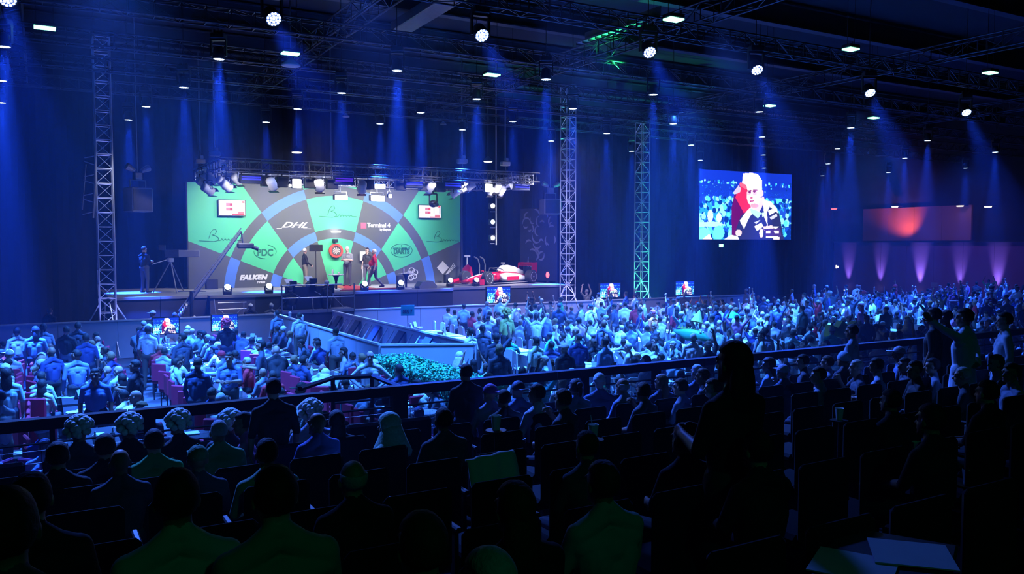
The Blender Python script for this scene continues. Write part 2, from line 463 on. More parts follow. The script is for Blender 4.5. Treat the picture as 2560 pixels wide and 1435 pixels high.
# ------------------------------------------------------------------ trusses
def truss(name, p0, p1, s, step, r, m, label, cat, group=None, lace='lacing', each=False, sides=None):
    """box truss between two points: four chords, and the rungs and diagonals between them"""
    p0, p1 = Vector(p0), Vector(p1)
    root = empty(name, p0, 0, label, cat, group)
    d = p1 - p0; L = d.length; d.normalize()
    up = Vector((0, 0, 1)) if abs(d.z) < 0.9 else Vector((0, 1, 0))
    a = d.cross(up).normalized(); b = a.cross(d).normalized()
    cs = [(a * i + b * j) * s / 2 for i, j in ((-1, -1), (1, -1), (1, 1), (-1, 1))]
    for c in cs: bar('chord', c, c + d * L, r, m, root)
    n = max(1, round(L / step)); st = L / n
    mb = MB()
    for k in range(n + 1):
        for q in range(4):
            if sides and q not in sides: continue
            c0, c1 = cs[q], cs[(q + 1) % 4]
            t0 = d * (st * k)
            if each: bar('rung', c0 + t0, c1 + t0, r * 0.7, m, root, 5)
            else: mb.tube(c0 + t0, c1 + t0, r * 0.6, n=4, cap=False)
            if k < n:
                t1 = d * (st * (k + 1))
                x, y = (c0 + t0, c1 + t1) if (k + q) % 2 else (c1 + t0, c0 + t1)
                if each: bar('brace', x, y, r * 0.45, m, root, 5)
                else: mb.tube(x, y, r * 0.5, n=4, cap=False)
    if not each:
        o = mb.obj(lace, m, root); o['kind'] = 'stuff'
    return root
ROWY = [(18.1, 'over the first row of lamps'), (23.0, 'over the second row of lamps'), (27.3, 'over the third row of lamps'), (31.0, 'in front of the stage'), (35.2, 'over the stage backdrop')]
for i, (y, w) in enumerate(ROWY):
    truss('ceiling_truss', (-3.5, y, 9.98), (56.5, y, 9.98), 0.42, 0.62, 0.026, 'truss_dark', 'long dark box truss running %s across the hall' % w, 'truss', 'long ceiling trusses')
for k, (x, w) in enumerate([(-0.5, 'left end of the rig'), (8.0, 'left of the stage centre'), (16.5, 'right above the race car'), (27.0, 'near the green tower'), (40.0, 'above the big screen')]):
    truss('cross_truss', (x, 14.5, 10.52), (x, 38.0, 10.52), 0.5, 0.8, 0.028, 'truss_dark', 'dark cross truss running towards the stage, %s' % w, 'truss', 'cross trusses')
M['steel_lit'] = mat('roof_steel', (0.05, 0.055, 0.07), 0.6, 0.3, noise=0.2)
for k in range(7):                                       # roof girders under the ceiling
    y = 12 + 5 * k
    g = empty('roof_girder', (26, y, 0), 0, 'deep black roof girder under the ceiling, %s from the seating tier' % ordn(k), 'girder', 'roof girders')
    block('flange', (0, 0, 12.9), (61, 0.35, 0.05), 'steel_lit', g); block('web', (0, 0, 12.5), (61, 0.04, 0.76), 'steel_lit', g); block('flange', (0, 0, 12.1), (61, 0.35, 0.05), 'steel_lit', g)
# green lit steel box beam at the top of the picture
gp0, gp1 = P(1452, 108, Z=11.2), P(1640, 44, Z=11.2)
gb = empty('box_beam', gp0, 0, 'riveted steel beam washed with bright green light beside a ceiling lamp', 'beam')
dd = gp1 - gp0
mbb = MB(); T = dd.to_track_quat('X', 'Z').to_matrix().to_4x4()
mbb.box((dd.length / 2, 0, 0), (dd.length, 0.4, 0.06)).box((dd.length / 2, 0.2, 0.2), (dd.length, 0.03, 0.4))
o = mbb.obj('flange', mat('pale_steel', (0.5, 0.52, 0.52), 0.5, noise=0.15), gb); o.matrix_local = T
nn = int(dd.length / 0.35)
for k in range(nn + 1):
    r_ = block('stiffener', T @ Vector((dd.length * k / nn, -0.02, -0.06)), (0.03, 0.36, 0.08), 'black', gb)
    r_.rotation_euler = T.to_euler()
lp = (gp0 + gp1) / 2
lamp('wall_base_light', 'SPOT', (50, 33, 9), (57, 37, 1.5), 900, (0.3, 0.16, 1.0), 0.4, 110, 1.0)
lamp('green_wash_light', 'SPOT', lp + Vector((0, 0, -1.3)), lp, 500, (0.03, 1.0, 0.22), 0.1, 110, 0.6)
# wide flat duct seen pale at the top
dq0, dq1 = P(1000, 70, Z=11.6), P(1160, -30, Z=11.6)
du = dq1 - dq0
o = MB().box((du.length / 2, 0, 0), (du.length, 0.7, 0.35), b=0.03).obj('air_duct', 'alu_dim')
o.matrix_world = Matrix.Translation(dq0) @ du.to_track_quat('X', 'Z').to_matrix().to_4x4()
tag(o, 'flat grey air duct crossing the roof steel at top centre', 'duct')
# ---- lighting towers
def tower(px, top, s, m, name_label, Y, dens=0.5, legs=None):
    b = P(px, 780, Y=Y); b.z = 0
    t = truss('truss_tower', (b.x, b.y, 0.05), (b.x, b.y, top), s, dens, 0.026, m, name_label, 'tower', None, each=True)
    block('base_plate', (0, 0, -0.02), (0.9, 0.9, 0.05), 'dark_metal', t)
    for a in (0, 90, 180, 270):
        c = Vector((math.cos(math.radians(a + 12)), math.sin(math.radians(a + 12)), 0))
        bar('outrigger', c * (s / 2) + Vector((0, 0, 1.85)), c * (1.25 if a != 90 else .7) + Vector((0, 0, 0.05)), 0.026, m, t)
    block('sleeve_block', (0, 0, 0.75), (s + .08, s + .08, 0.5), 'alu_dim', t)
    return b
TL = tower(269, 11.2, 0.52, 'alu', 'tall silver truss tower on splayed legs left of the stage', 32.55)
TM = tower(1419, 11.5, 0.52, 'alu', 'tall silver truss tower between the race car and the green tower', 32.95)
TG = tower(1603, 10.2, 0.52, 'alu', 'tall truss tower lit green right of the stage', 33.6)
lamp('tower_light', 'SPOT', (TL.x + .3, TL.y - 0.8, 0.3), (TL.x, TL.y, 5), 700, (0.25, 0.3, 1.0), 0.08, 60, 0.6)
lamp('tower_light', 'SPOT', (TM.x - 0.5, TM.y - 0.75, 0.3), (TM.x, TM.y, 4.8), 1100, (0.5, 0.45, 1.0), 0.08, 70, 0.6)
lamp('tower_light', 'SPOT', (TG.x + .3, TG.y - 0.9, 0.3), (TG.x, TG.y, 4), 4500, (0.05, 1.0, 0.4), 0.08, 70, 0.6)
# narrow ladder truss with brackets hanging left of the left tower
lp0, lp1 = P(233, 545, Y=34), P(240, 350, Y=34)
lt = empty('hanging_ladder', lp1, 0, 'thin ladder frame with short brackets hanging behind the left tower', 'frame')
dl = lp0 - lp1
bar('pole', (0, 0, 0), dl, 0.035, 'alu_dim', lt); bar('pole', (-0.35, 0, -0.9), dl + Vector((-0.35, 0, 0.3)), 0.02, 'alu_dim', lt)
for k in range(7):
    z = dl * (0.2 + 0.12 * k)
    bar('bracket', z, z + Vector((-0.36, 0, 0.12 if k % 2 else -0.1)), 0.02, 'alu_dim', lt)
bar('cable', (0, 0, 0), (0, 0, ZC - lp1.z), 0.01, 'black', lt)
# ---- stage lighting truss, a rectangle hung above the backdrop
ZT = 7.0
XA, XB, YA, YB = 6.3, 19.9, 33.1, 38.9
for (a, b, w) in [((XA, YA), (XB, YA), 'front side'), ((XA, YB), (XB, YB), 'rear side'), ((XA, YA), (XA, YB), 'left side'), ((XB, YA), (XB, YB), 'right side')]:
    truss('stage_truss', (*a, ZT), (*b, ZT), 0.42, 0.42, 0.026, 'dark_metal' if w == 'front side' else 'alu', 'box truss of the stage lighting rectangle, %s' % w, 'truss', 'stage lighting rectangle')
rail = MB()
for (a, b) in [((XA - .3, YA - .4), (XB + .3, YA - .4)), ((XA - .3, YB), (XA - .3, YA - .4)), ((XB + .3, YB), (XB + .3, YA - .4))]:
    rail.tube((*a, ZT + .28), (*b, ZT + .28), 0.025, n=6); rail.tube((*a, ZT - .12), (*b, ZT - .12), 0.025, n=6)
    L = (Vector(b) - Vector(a)).length
    for k in range(int(L / 0.62)):
        t = (k + .5) * 0.62 / L
        x, y = a[0] + (b[0] - a[0]) * t, a[1] + (b[1] - a[1]) * t
        rail.tube((x, y, ZT + .3), (x, y, ZT - .26), 0.014, n=5)
tag(rail.obj('cable_rail', 'dark_metal'), 'dark double cable rail with short hangers around the stage lighting rectangle', 'rail')
# hoist chains and motor boxes
for i, (px, x, y, bz) in enumerate([(489, XA, YB, 0), (536, XA, 35.4, 0), (828, 11.6, 36.8, 1), (1155, 16.4, YA, 0), (1243, 18.6, YA, 0)]):
    h = empty('chain_hoist', (x, y, ZT + .55), 0, '%s chain hoist rising from the stage truss, %s from left' % ('slim' if bz else 'grey boxed', ordn(i)), 'hoist', 'chain hoists of the stage truss')
    if not bz:
        MB().box((0, 0, 0.12), (0.42, 0.3, 0.2), b=0.03).box((0.06, 0, 0.3), (0.16, 0.16, 0.16), b=0.02).obj('motor_box', 'grey', h)
    bar('chain', (0, 0, 0.2 if not bz else -.4), (0, 0, ZC - ZT - .56), 0.034, 'alu_dim', h)
    MB().path([(0, 0, 0.05), (0.1, 0.1, -0.2), (0, 0, -0.34)], 0.015).obj('hook', 'dark_metal', h)
for y in (34.8, 36.6):
    tag(MB().tube((XA, y, ZT - .05), (XB, y, ZT - .05), .03).obj('lamp_pipe', 'dark_metal'), 'dark cross pipe between the side trusses above the stage, %s one' % ('front' if y < 35 else 'rear'), 'pipe')
# hanging pendant fittings
for i, (px, py, Y, s, m) in enumerate([(865, 292, 37, 1, 'white'), (1108, 311, 37, 1, 'grey'), (742, 380, 37, 1.6, 'lens_warm'), (1220, 403, 37, 1.6, 'lens_warm'), (727, 164, 26, 1.8, 'white')]):
    p = P(px, py, Y=Y)
    g = empty('pendant_lamp', p, 0, ['small white pendant hanging above the stage middle', 'small dim pendant hanging right of the stage middle', 'lit shallow pendant over the left half of the stage truss', 'lit shallow pendant over the right end of the stage truss', 'round white fitting below the second green ceiling light'][i], 'lamp')
    g.scale = (s, s, s)
    MB().lathe([(0.03, 0.16), (0.05, 0.12), (0.15, 0.03), (0.17, 0.0), (0.15, -0.01)], 14).obj('shade', 'white' if i in (0, 4) else 'alu_dim', g, smooth=True)
    if m == 'lens_warm': MB().lathe([(0.14, -0.01), (0.12, -0.03)], 12).obj('bulb', m, g)
    bar('cable', (0, 0, .15), (0, 0, (ZC - p.z) / s), 0.012, 'alu_dim', g)
# small warm lamps along the far right wall
for i, (px, py) in enumerate([(2085, 522), (2237, 517), (2400, 515), (2470, 517)]):
    p = P(px, py, X=56.0)
    g = empty('wall_lamp', p, 0, 'small warm lamp high on the right wall, %s from left' % ordn(i), 'lamp', 'warm lamps high on the right wall')
    MB().box((0.35, 0, 0.05), (0.5, 0.5, 0.06)).obj('bracket', 'black', g)
    MB().lathe([(0.24, 0.02), (0.2, -0.05)], 12).obj('bulb', 'lens_red' if i == 0 else 'lens_warm', g)
lamp('orange_niche_light', 'SPOT', P(2256, 600, X=55.4), P(2256, 520, X=56.9), 600, (1.0, 0.24, 0.08), 0.15, 95, 1.0)
# lilac uplights washing the lower right wall
for i, (px, e) in enumerate([(2113, 1500), (2193, 1600), (2292, 3200), (2392, 1500), (2486, 2200)]):
    p = P(px, 700, X=56.5); p.z = 0.02
    g = empty('uplight', p, 0, 'low floor uplight washing the plum wall lilac, %s from left' % ordn(i), 'uplight', 'floor uplights along the right wall')
    MB().box((0, 0, 0.12), (0.24, 0.3, 0.24), b=0.03).obj('housing', 'black', g)
    MB().lathe([(0.1, 0.25), (0.09, 0.262)], 12).obj('lens', 'led', g)
    lamp('uplight_beam', 'SPOT', p + Vector((0.0, 0, 0.3)), p + Vector((0.4, 0, 2.6)), e, (0.24, 0.24, 1.0), 0.08, 30, 1.0)
# EXIT style pictogram sign and a small grey plate on the wall
p = P(2093, 667, X=56.6)
s_ = empty('exit_sign', p, -PI / 2, 'small lit white pictogram sign left of the first uplight', 'sign')
block('box', (0, 0.03, 0), (0.34, 0.05, 0.3), 'black', s_)
block('pictogram', (-0.09, -0.005, 0), (0.1, 0.02, 0.26), 'lens_warm', s_); block('pictogram', (0.08, -0.005, 0), (0.14, 0.02, 0.14), 'lens_warm', s_)
p = P(2336, 712, X=56.9)
tag(block('wall_plate', p, (0.05, 0.5, 0.34), 'grey'), 'small pale grey plate on the plum wall between uplights', 'plate')
p = P(1803, 614, Y=42.0)
tag(MB().box(p, (0.32, 0.06, 0.2)).obj('small_sign', 'lens_green'), 'tiny green lit exit plate below the big screen', 'sign')
bar('cable', (p.x, p.y, p.z + .1), (p.x, p.y, ZC - .02), .012, 'black', bpy.data.objects['small_sign'])
# ------------------------------------------------------------------ stage
SZ = 2.02                                                 # deck height
st = empty('stage', (0, 0, 0), 0, 'long black stage with pale grey deck under the green darts backdrop', 'stage')
M['deck'] = mat('stage_deck', (0.30, 0.29, 0.31), 0.6, noise=0.15, nscale=2)
M['skirt'] = mat('stage_skirt', (0.05, 0.05, 0.065), 0.85, noise=0.2, nscale=2)
M['skirtlite'] = mat('stage_skirt_grey', (0.13, 0.12, 0.13), 0.85, noise=0.2, nscale=2)
for (x0, x1, y0, y1, n) in [(2.2, 5.6, 33.5, 40.0, 2), (5.6, 15.9, 33.0, 40.0, 6), (15.9, 22.4, 33.75, 40.0, 3)]:
    for k in range(n):
        w = (x1 - x0) / n
        block('deck_panel', (x0 + w * (k + .5), (y0 + y1) / 2, SZ - 0.05), (w - 0.01, y1 - y0, 0.1), 'deck', st)
        block('skirt_panel', (x0 + w * (k + .5), y0 + 0.06, (SZ - 0.1) / 2), (w - 0.02, 0.04, SZ - 0.12), 'skirtlite' if x0 > 15 and k == 0 or x0 == 5.6 and k == 0 else 'skirt', st)
    block('substructure', ((x0 + x1) / 2, (y0 + y1) / 2 + 0.2, (SZ - 0.1) / 2), (x1 - x0 - .1, y1 - y0 - .5, SZ - 0.12), 'skirt', st)
# ---- printed backdrop (kept as a print: rings and fields of a dart board)
BX0, BX1, BY, BZ0, BZ1 = 5.66, 18.95, 38.5, SZ, 6.72
XC, ZCC = 12.31, EYE - 2.45
pr = bpy.data.materials.new('darts_print'); pr.use_nodes = True
nt = pr.node_tree; B = nt.nodes['Principled BSDF']; B.inputs['Roughness'].default_value = 0.55
def mth(op, a, b=None, c=None):
    n = nt.nodes.new('ShaderNodeMath'); n.operation = op
    for i, v in enumerate((a, b, c)):
        if v is None: continue
        if isinstance(v, (int, float)): n.inputs[i].default_value = v
        else: nt.links.new(v, n.inputs[i])
    return n.outputs[0]
tc = nt.nodes.new('ShaderNodeTexCoord'); sp = nt.nodes.new('ShaderNodeSeparateXYZ'); nt.links.new(tc.outputs['Object'], sp.inputs[0])
u = mth('ABSOLUTE', mth('SUBTRACT', sp.outputs['X'], XC)); zz = mth('SUBTRACT', sp.outputs['Z'], EYE)
def right_of(u0, z0, u1, z1):                             # 1 outside the line through the two points
    k = (u0 - u1) / (z0 - z1)
    return mth('GREATER_THAN', u, mth('ADD', mth('MULTIPLY', mth('SUBTRACT', zz, z0), k), u0))
a1 = right_of(1.56, 2.71, .37, -1.81); a2 = right_of(4.34, 2.70, 2.03, -.654)
k3 = (0.145 + 1.55) / (6.6 - 2.4)
a3 = mth('LESS_THAN', zz, mth('ADD', mth('MULTIPLY', mth('SUBTRACT', u, 6.6), k3), 0.11))
par = mth('MODULO', mth('ADD', mth('ADD', a1, a2), a3), 2.0)  # 0 green field, 1 dark field
r = mth('SQRT', mth('ADD', mth('POWER', u, 2.0), mth('POWER', mth('SUBTRACT', zz, -2.45), 2.0)))
def band(lo, hi): return mth('MULTIPLY', mth('GREATER_THAN', r, lo), mth('LESS_THAN', r, hi))
ring = mth('ADD', band(2.72, 3.17), band(4.74, 5.2))
def mixc(f, c0, c1):
    n = nt.nodes.new('ShaderNodeMix'); n.data_type = 'RGBA'
    nt.links.new(f, n.inputs[0])
    for i, c in ((6, c0), (7, c1)):
        if isinstance(c, tuple): n.inputs[i].default_value = (*c, 1)
        else: nt.links.new(c, n.inputs[i])
    return n.outputs[2]
GREEN_, DARK_, BLUE_ = (0.08, 0.60, 0.27), (0.09, 0.10, 0.10), (0.10, 0.24, 0.80)
col = mixc(ring, mixc(par, GREEN_, DARK_), mixc(par, DARK_, BLUE_))
nt.links.new(col, B.inputs['Base Color'])
M['print'] = pr
bd = empty('backdrop', (0, 0, 0), 0, 'large green, grey and blue dart board backdrop behind the players', 'backdrop')
MB().box(((BX0 + BX1) / 2, BY, (BZ0 + BZ1) / 2), (BX1 - BX0, 0.06, BZ1 - BZ0)).obj('printed_panel', 'print', bd)
MB().box((BX1 + 0.05, BY + .05, (BZ0 + BZ1) / 2), (0.1, 0.3, BZ1 - BZ0)).box((BX0 - 0.03, BY + .05, (BZ0 + BZ1) / 2), (0.05, 0.3, BZ1 - BZ0)).obj('side_return', 'navy', bd)
WY = BY - 0.045
def bp(px, py): p = P(px, py, Y=WY); return p
M['ink'] = mat('dark_green_ink', (0.01, 0.16, 0.08), 0.6)
M['printwhite'] = mat('white_print', (0.85, 0.85, 0.87), 0.6)
M['printpink'] = mat('pink_print', (0.75, 0.12, 0.2), 0.6)
def wtext(s, px, py, size, m, shear=0.0, bold=0.0, sx=1.0, sz=None):
    p = bp(px, py)
    return text(s, size, m, bd, p, (PI / 2, 0, 0), shear, bold, sx=sx)
wtext('DHL', 735, 563, 0.36, 'printwhite', 0.5, 0.008, 1.7)
p = bp(735, 570)
MB().box((-.68, 0, 0), (.24, 0.006, 0.03)).box((.62, 0, 0), (.36, 0.006, 0.03)).obj('logo_stripe', 'printwhite', bd, (p.x, WY, p.z - .03))
wtext('FALKEN', 633, 694, 0.30, 'printwhite', 0.25, 0.022, 1.12)
wtext('TYRES', 652, 706, 0.12, 'printwhite', 0.2, 0.01, 1.1)
wtext('PDC', 663, 632, 0.44, 'ink', 0, 0.012, 0.85)
wtext('Terminal 4', 947, 563.5, 0.29, 'printwhite', 0, 0.012, 0.93)
wtext('by Beyon', 963, 574, 0.15, 'printwhite', 0, 0.006)
p = bp(909, 564); MB().box((0, 0, 0), (0.28, 0.006, 0.28)).obj('logo_square', 'printpink', bd, (p.x, WY, p.z))
wtext('DARTS', 1004, 629, 0.34, 'ink', 0, 0.02, 0.8)
wtext('WORLD SERIES OF', 1004, 621, 0.1, 'ink', 0, 0.004, 1.1)
p = bp(1004, 614.5); MB().box((0, 0, 0), (0.05, 0.006, 0.08)).obj('logo_mark', 'ink', bd, (p.x, WY, p.z))
def oval(px, py, a, b, r, m, a0=0, a1=360):
    p = bp(px, py); n = 40
    pts = [(p.x + a * math.cos(math.radians(a0 + (a1 - a0) * i / n)), WY, p.z + b * math.sin(math.radians(a0 + (a1 - a0) * i / n))) for i in range(n + 1)]
    MB().path(pts, r, 4).obj('logo_oval', m, bd)
oval(1004, 626, 0.57, 0.33, 0.014, 'ink')
oval(663, 629, 0.5, 0.32, 0.012, 'ink', -20, 75); oval(663, 629, 0.5, 0.32, 0.012, 'ink', 170, 270)
def scribble(px, py, s):
    """handwritten looking word that starts with a large B"""
    p = bp(px, py)
    P0 = [(-.42, .03), (-.33, .32), (-.2, .5), (-.06, .52), (-.02, .38), (-.12, .26), (-.25, .22), (-.05, .18), (.08, .06), (.05, -.06), (-.15, -.12), (-.5, -.1), (-.9, -.08)]
    q = [(.05, -.06)] + [(.15 + .085 * i, -.03 + (.07 if i % 2 else -.04) * (1 - i * .04)) for i in range(11)] + [(1.25, -.06)]
    for L in (P0, q): MB().path([(p.x + a * s, WY, p.z + b * s) for a, b in L], 0.013, 4).obj('script_lettering', 'ink', bd)
scribble(543, 598, 0.85); scribble(838, 538, 0.85); scribble(1101, 600, 0.85)
# linked ring emblem and the diamond with bars
p = bp(1030, 684)
for (dx, dz) in ((-.02, .16), (.16, .06), (.1, -.13), (-.06, -.2), (-.13, 0)):
    n = 18; MB().path([(p.x + dx + .15 * math.cos(2 * PI * i / n), WY, p.z + dz + .13 * math.sin(2 * PI * i / n)) for i in range(n + 1)], 0.025, 4).obj('emblem_ring', 'printwhite', bd)
MB().path([(p.x - .15, WY, p.z + .05), (p.x - .55, WY, p.z + .02), (p.x - .6, WY, p.z + .02)], 0.03, 4).path([(p.x - .48, WY, p.z + .02), (p.x - .48, WY, p.z + .15)], 0.02, 4).obj('emblem_stem', 'printwhite', bd)
p = bp(1107, 669)
MB().prism([(-.34, 0), (0, -.34), (.34, 0), (0, .34)], -.004, .004).obj('emblem_diamond', 'printwhite', bd, (p.x, WY, p.z))
for k in range(3):
    MB().tube((p.x + .12 + .09 * k, WY, p.z - .42 + .06 * k), (p.x + .62 + .06 * k, WY, p.z + .2 - .06 * k), 0.022, n=4).obj('emblem_bar', 'printwhite', bd)
# ---- score screens on the backdrop
def quad(x0, z0, x1, z1, y): return [(x0, y, z0), (x1, y, z0), (x1, y, z1), (x0, y, z1)]
M['scr_white'] = mat('screen_white', (0.1, 0.1, 0.1), 0.4, emit=(1, 0.97, 0.98), power=1.0)
M['scr_pink'] = mat('screen_pink', (0.1, 0.03, 0.03), 0.4, emit=(1, 0.3, 0.38), power=0.7)
M['scr_red'] = mat('screen_red', (0.1, 0.01, 0.01), 0.4, emit=(1, 0.05, 0.1), power=0.8)
M['scr_grey'] = mat('screen_grey', (0.4, 0.4, 0.4), 0.4, emit=(0.4, 0.35, 0.4), power=0.6)
for (pa, pb, lab) in [((547, 500), (613, 539), 'white score screen with red boxes at upper left of the backdrop'), ((1048, 513), (1102, 545), 'white score screen with a red box at upper right of the backdrop')]:
    A = P(*pa, Y=BY - .25); C = P(*pb, Y=BY - .25)
    w, h = C.x - A.x, A.z - C.z
    g = empty('score_screen', (A.x, BY - .25, C.z), 0, lab, 'screen', None)
    MB().box((w / 2, 0.03, h / 2), (w + .06, 0.06, h + .06)).box((w / 2, 0.12, h / 2), (0.3, 0.14, 0.3)).obj('casing', 'black', g)
    MB().add(quad(0, 0, w, h, -.004), [(0, 1, 2, 3)]).obj('display', 'scr_white', g)
    for (a, b, c, d, m) in [(.27, .6, .52, .82, 'scr_pink'), (.27, .32, .52, .52, 'scr_pink'), (.5, .02, .97, .1, 'scr_red'), (.72, .1, .96, .26, 'scr_pink'), (.66, .3, .69, .94, 'scr_grey'), (.93, .3, .98, .9, 'scr_grey'), (.88, .85, .98, .95, 'scr_red'), (.0, .42, .27, .44, 'scr_grey'), (.42, .64, .5, .78, 'scr_red'), (.42, .34, .5, .48, 'scr_red')]:
        MB().add(quad(w * a, h * b, w * c, h * d, -.008), [(0, 1, 2, 3)]).obj('display_field', m, g)
# ---- dart board with its lit surround
p = P(840, 627, Y=BY - .18)
g = empty('dartboard', p, 0, 'round red edged dartboard mounted in the middle of the backdrop', 'dartboard')
def Rx(): return Matrix.Rotation(PI / 2, 4, 'X')
M['surround'] = mat('orange_red_foam', (0.75, 0.07, 0.04), 0.7)
MB().lathe([(0.34, -.07), (0.34, .05), (0.32, .07), (0.23, .07), (0.23, -.07)], 36, T=Rx()).obj('surround', 'surround', g)
M['seg_a'] = mat('board_cream', (0.8, 0.68, 0.6), 0.8); M['seg_b'] = mat('board_black', (0.03, 0.03, 0.03), 0.8)
M['seg_r'] = mat('board_red', (0.7, 0.03, 0.05), 0.8); M['seg_g'] = mat('board_green', (0.03, 0.4, 0.1), 0.8)
mb = MB().lathe([(0.228, .05), (0.228, 0)], 36, 'seg_b', Rx())
for i in range(20):
    for (r0, r1, m) in [(.016, .099, ('seg_a', 'seg_b')[i % 2]), (.099, .107, ('seg_g', 'seg_r')[i % 2]), (.107, .162, ('seg_a', 'seg_b')[i % 2]), (.162, .172, ('seg_g', 'seg_r')[i % 2])]:
        a0, a1 = (i - .5) * PI / 10 + PI / 2, (i + .5) * PI / 10 + PI / 2
        mb.add([(r0 * math.cos(a0), -.056, r0 * math.sin(a0)), (r1 * math.cos(a0), -.056, r1 * math.sin(a0)), (r1 * math.cos(a1), -.056, r1 * math.sin(a1)), (r0 * math.cos(a1), -.056, r0 * math.sin(a1))], [(0, 1, 2, 3)], m)
mb.obj('board', None, g)
MB().lathe([(0.016, .056), (0.016, .06)], 10, T=Rx()).obj('bullseye', 'seg_r', g)
MB().path([(.2 * math.cos(PI * k / 8), -.06, .2 * math.sin(PI * k / 8)) for k in range(17)], 0.004, 4).obj('number_ring', 'alu', g)
p = P(838, 602, Y=BY - .22)
tag(MB().box(p, (0.2, 0.3, 0.18), b=0.02).box(p + Vector((0, -.17, -.05)), (0.1, 0.06, 0.06)).obj('board_camera', 'black'), 'black board camera box mounted above the dartboard', 'camera')
p = P(840, 580, Y=BY - .2)
tag(MB().lathe([(0.24, 0.02), (0.22, -.02)], 20, T=Matrix.Translation(p) @ Matrix.Scale(.6, 4, (0, 1, 0))).obj('board_lamp', 'lens_hot'), 'short white lamp glowing high above the dartboard', 'lamp')
p = P(790, 620, Y=36.6)
g = empty('monitor_stand', (p.x, p.y, SZ), 0, 'black flat monitor on a slim stand left of the dartboard', 'monitor')
MB().box((0, 0, p.z - SZ), (0.6, 0.07, 0.3), b=0.012).obj('screen', 'black', g)
MB().tube((0, .05, 0.03), (0, .05, p.z - SZ - .1), 0.02).obj('pole', 'dark_metal', g)
MB().lathe([(0.22, 0), (0.22, 0.02), (0.03, 0.05)], 16).obj('base', 'dark_metal', g)
p = P(909, 640, Y=38.2)
tag(MB().box((p.x, 38.3, p.z), (0.3, 0.04, 0.44)).tube((p.x, 38.33, SZ), (p.x, 38.33, p.z), .015).obj('white_board', 'white'), 'small white panel hung behind the scorer in dark shirt', 'panel')
# red mat on the deck in front of the board
mt = MB()
A, Bq = P(806, 714, Z=SZ + .012), P(1000, 724, Z=SZ + .012)
MB().box((12.3, 36.1, SZ + 0.01), (1.3, 4.4, 0.02)).obj('oche_mat', 'red')
tag(bpy.data.objects['oche_mat'], 'long red throw mat laid on the deck below the dartboard', 'mat')
tag(MB().box((12.6, 34.3, SZ + 0.012), (3.1, 0.75, 0.022)).obj('red_carpet', 'redcloth'), 'red carpet strip along the deck front beside the round table', 'carpet')
# round high tables
def high_table(px, py, Y, lab):
    p = P(px, py, Y=Y)
    g = empty('high_table', (p.x, p.y, SZ), 0, lab, 'table', 'round high tables on the stage')
    h = p.z - SZ
    MB().lathe([(0.02, h - .03), (0.33, h - .03), (0.34, h - .015), (0.33, h), (0.02, h)], 24).obj('tabletop', 'white', g)
    MB().lathe([(0.16, h - .04), (0.1, h - .12), (0.05, h - .3), (0.045, 0.04)], 16).obj('column', 'black', g, smooth=True)
    MB().lathe([(0.26, 0), (0.25, 0.03), (0.04, 0.06)], 20).obj('base', 'white', g)
    return p
a = high_table(840, 686, 34.3, 'round white topped high table left of the man in patterned shirt')
b = high_table(1015, 683, 33.9, 'round white topped high table right of the man in red')
for i, (q, dx, lab) in enumerate([(a, -.15, 'clear water glass standing on the left stage table'), (a, .12, 'short tumbler standing on the left stage table'), (b, -.12, 'water jug standing on the right stage table'), (b, .1, 'short tumbler standing on the right stage table')]):
    hh = .22 if i % 2 == 0 else .1
    tag(MB().lathe([(0.035, 0), (0.045, hh * .7), (0.035, hh), (0.03, hh)], 12).obj('glass', 'cup', None, (q.x + dx, q.y, q.z)), lab, 'glass')
# footlights: small moving heads along the stage front
for i, (px, py, Y) in enumerate([(568, 716, 33.4), (672, 715, 33.4), (911, 719, 33.4), (1001, 718, 33.4), (1125, 705, 34.6), (1190, 702, 34.4)]):
    p = P(px, py, Y=Y); z = SZ
    g = empty('footlight', (p.x, p.y, z), 0, 'small stage floor moving head with glowing white lens, %s from left' % ordn(i), 'stage light', 'footlights along the stage front')
    MB().box((0, 0, 0.07), (0.3, 0.24, 0.14), b=0.02).obj('base', 'black', g)
    MB().box((-.15, 0, 0.2), (0.03, 0.08, 0.2)).box((.15, 0, 0.2), (0.03, 0.08, 0.2)).obj('yoke', 'black', g)
    T = Matrix.Translation((0, 0, .27)) @ Matrix.Rotation(math.radians(62), 4, 'X')
    hd = MB().lathe([(0.07, -.13), (0.12, 0), (0.125, .08)], 16, T=T).obj('head', 'black', g, smooth=True)
    MB().lathe([(0.12, .085), (0.11, .1), (0.05, .11)], 16, T=T).obj('lens', 'foot', hd)
# wedge monitor speaker and small dark units at the wall
p = P(1065, 709, Y=33.9)
tag(MB().prism([(-.42, 0), (.4, 0), (.42, .12), (.2, .34), (-.3, .3), (-.45, .1)], -.28, .28).obj('wedge_speaker', 'grey', None, (p.x, p.y, SZ)), 'grey wedge speaker lying near the right stage table', 'speaker')
for i, (px, w, lab) in enumerate([(528, .5, 'dark floor box at the foot of the backdrop left side'), (998, .28, 'narrow dark box at the backdrop foot right of the men'), (1115, .24, 'dark box at the foot of the diamond emblem')]):
    p = P(px, 715, Y=38.0)
    tag(MB().box((p.x, 37.9, SZ + .22), (w, .3, .44), b=.02).obj('floor_box', 'navy'), lab, 'box')
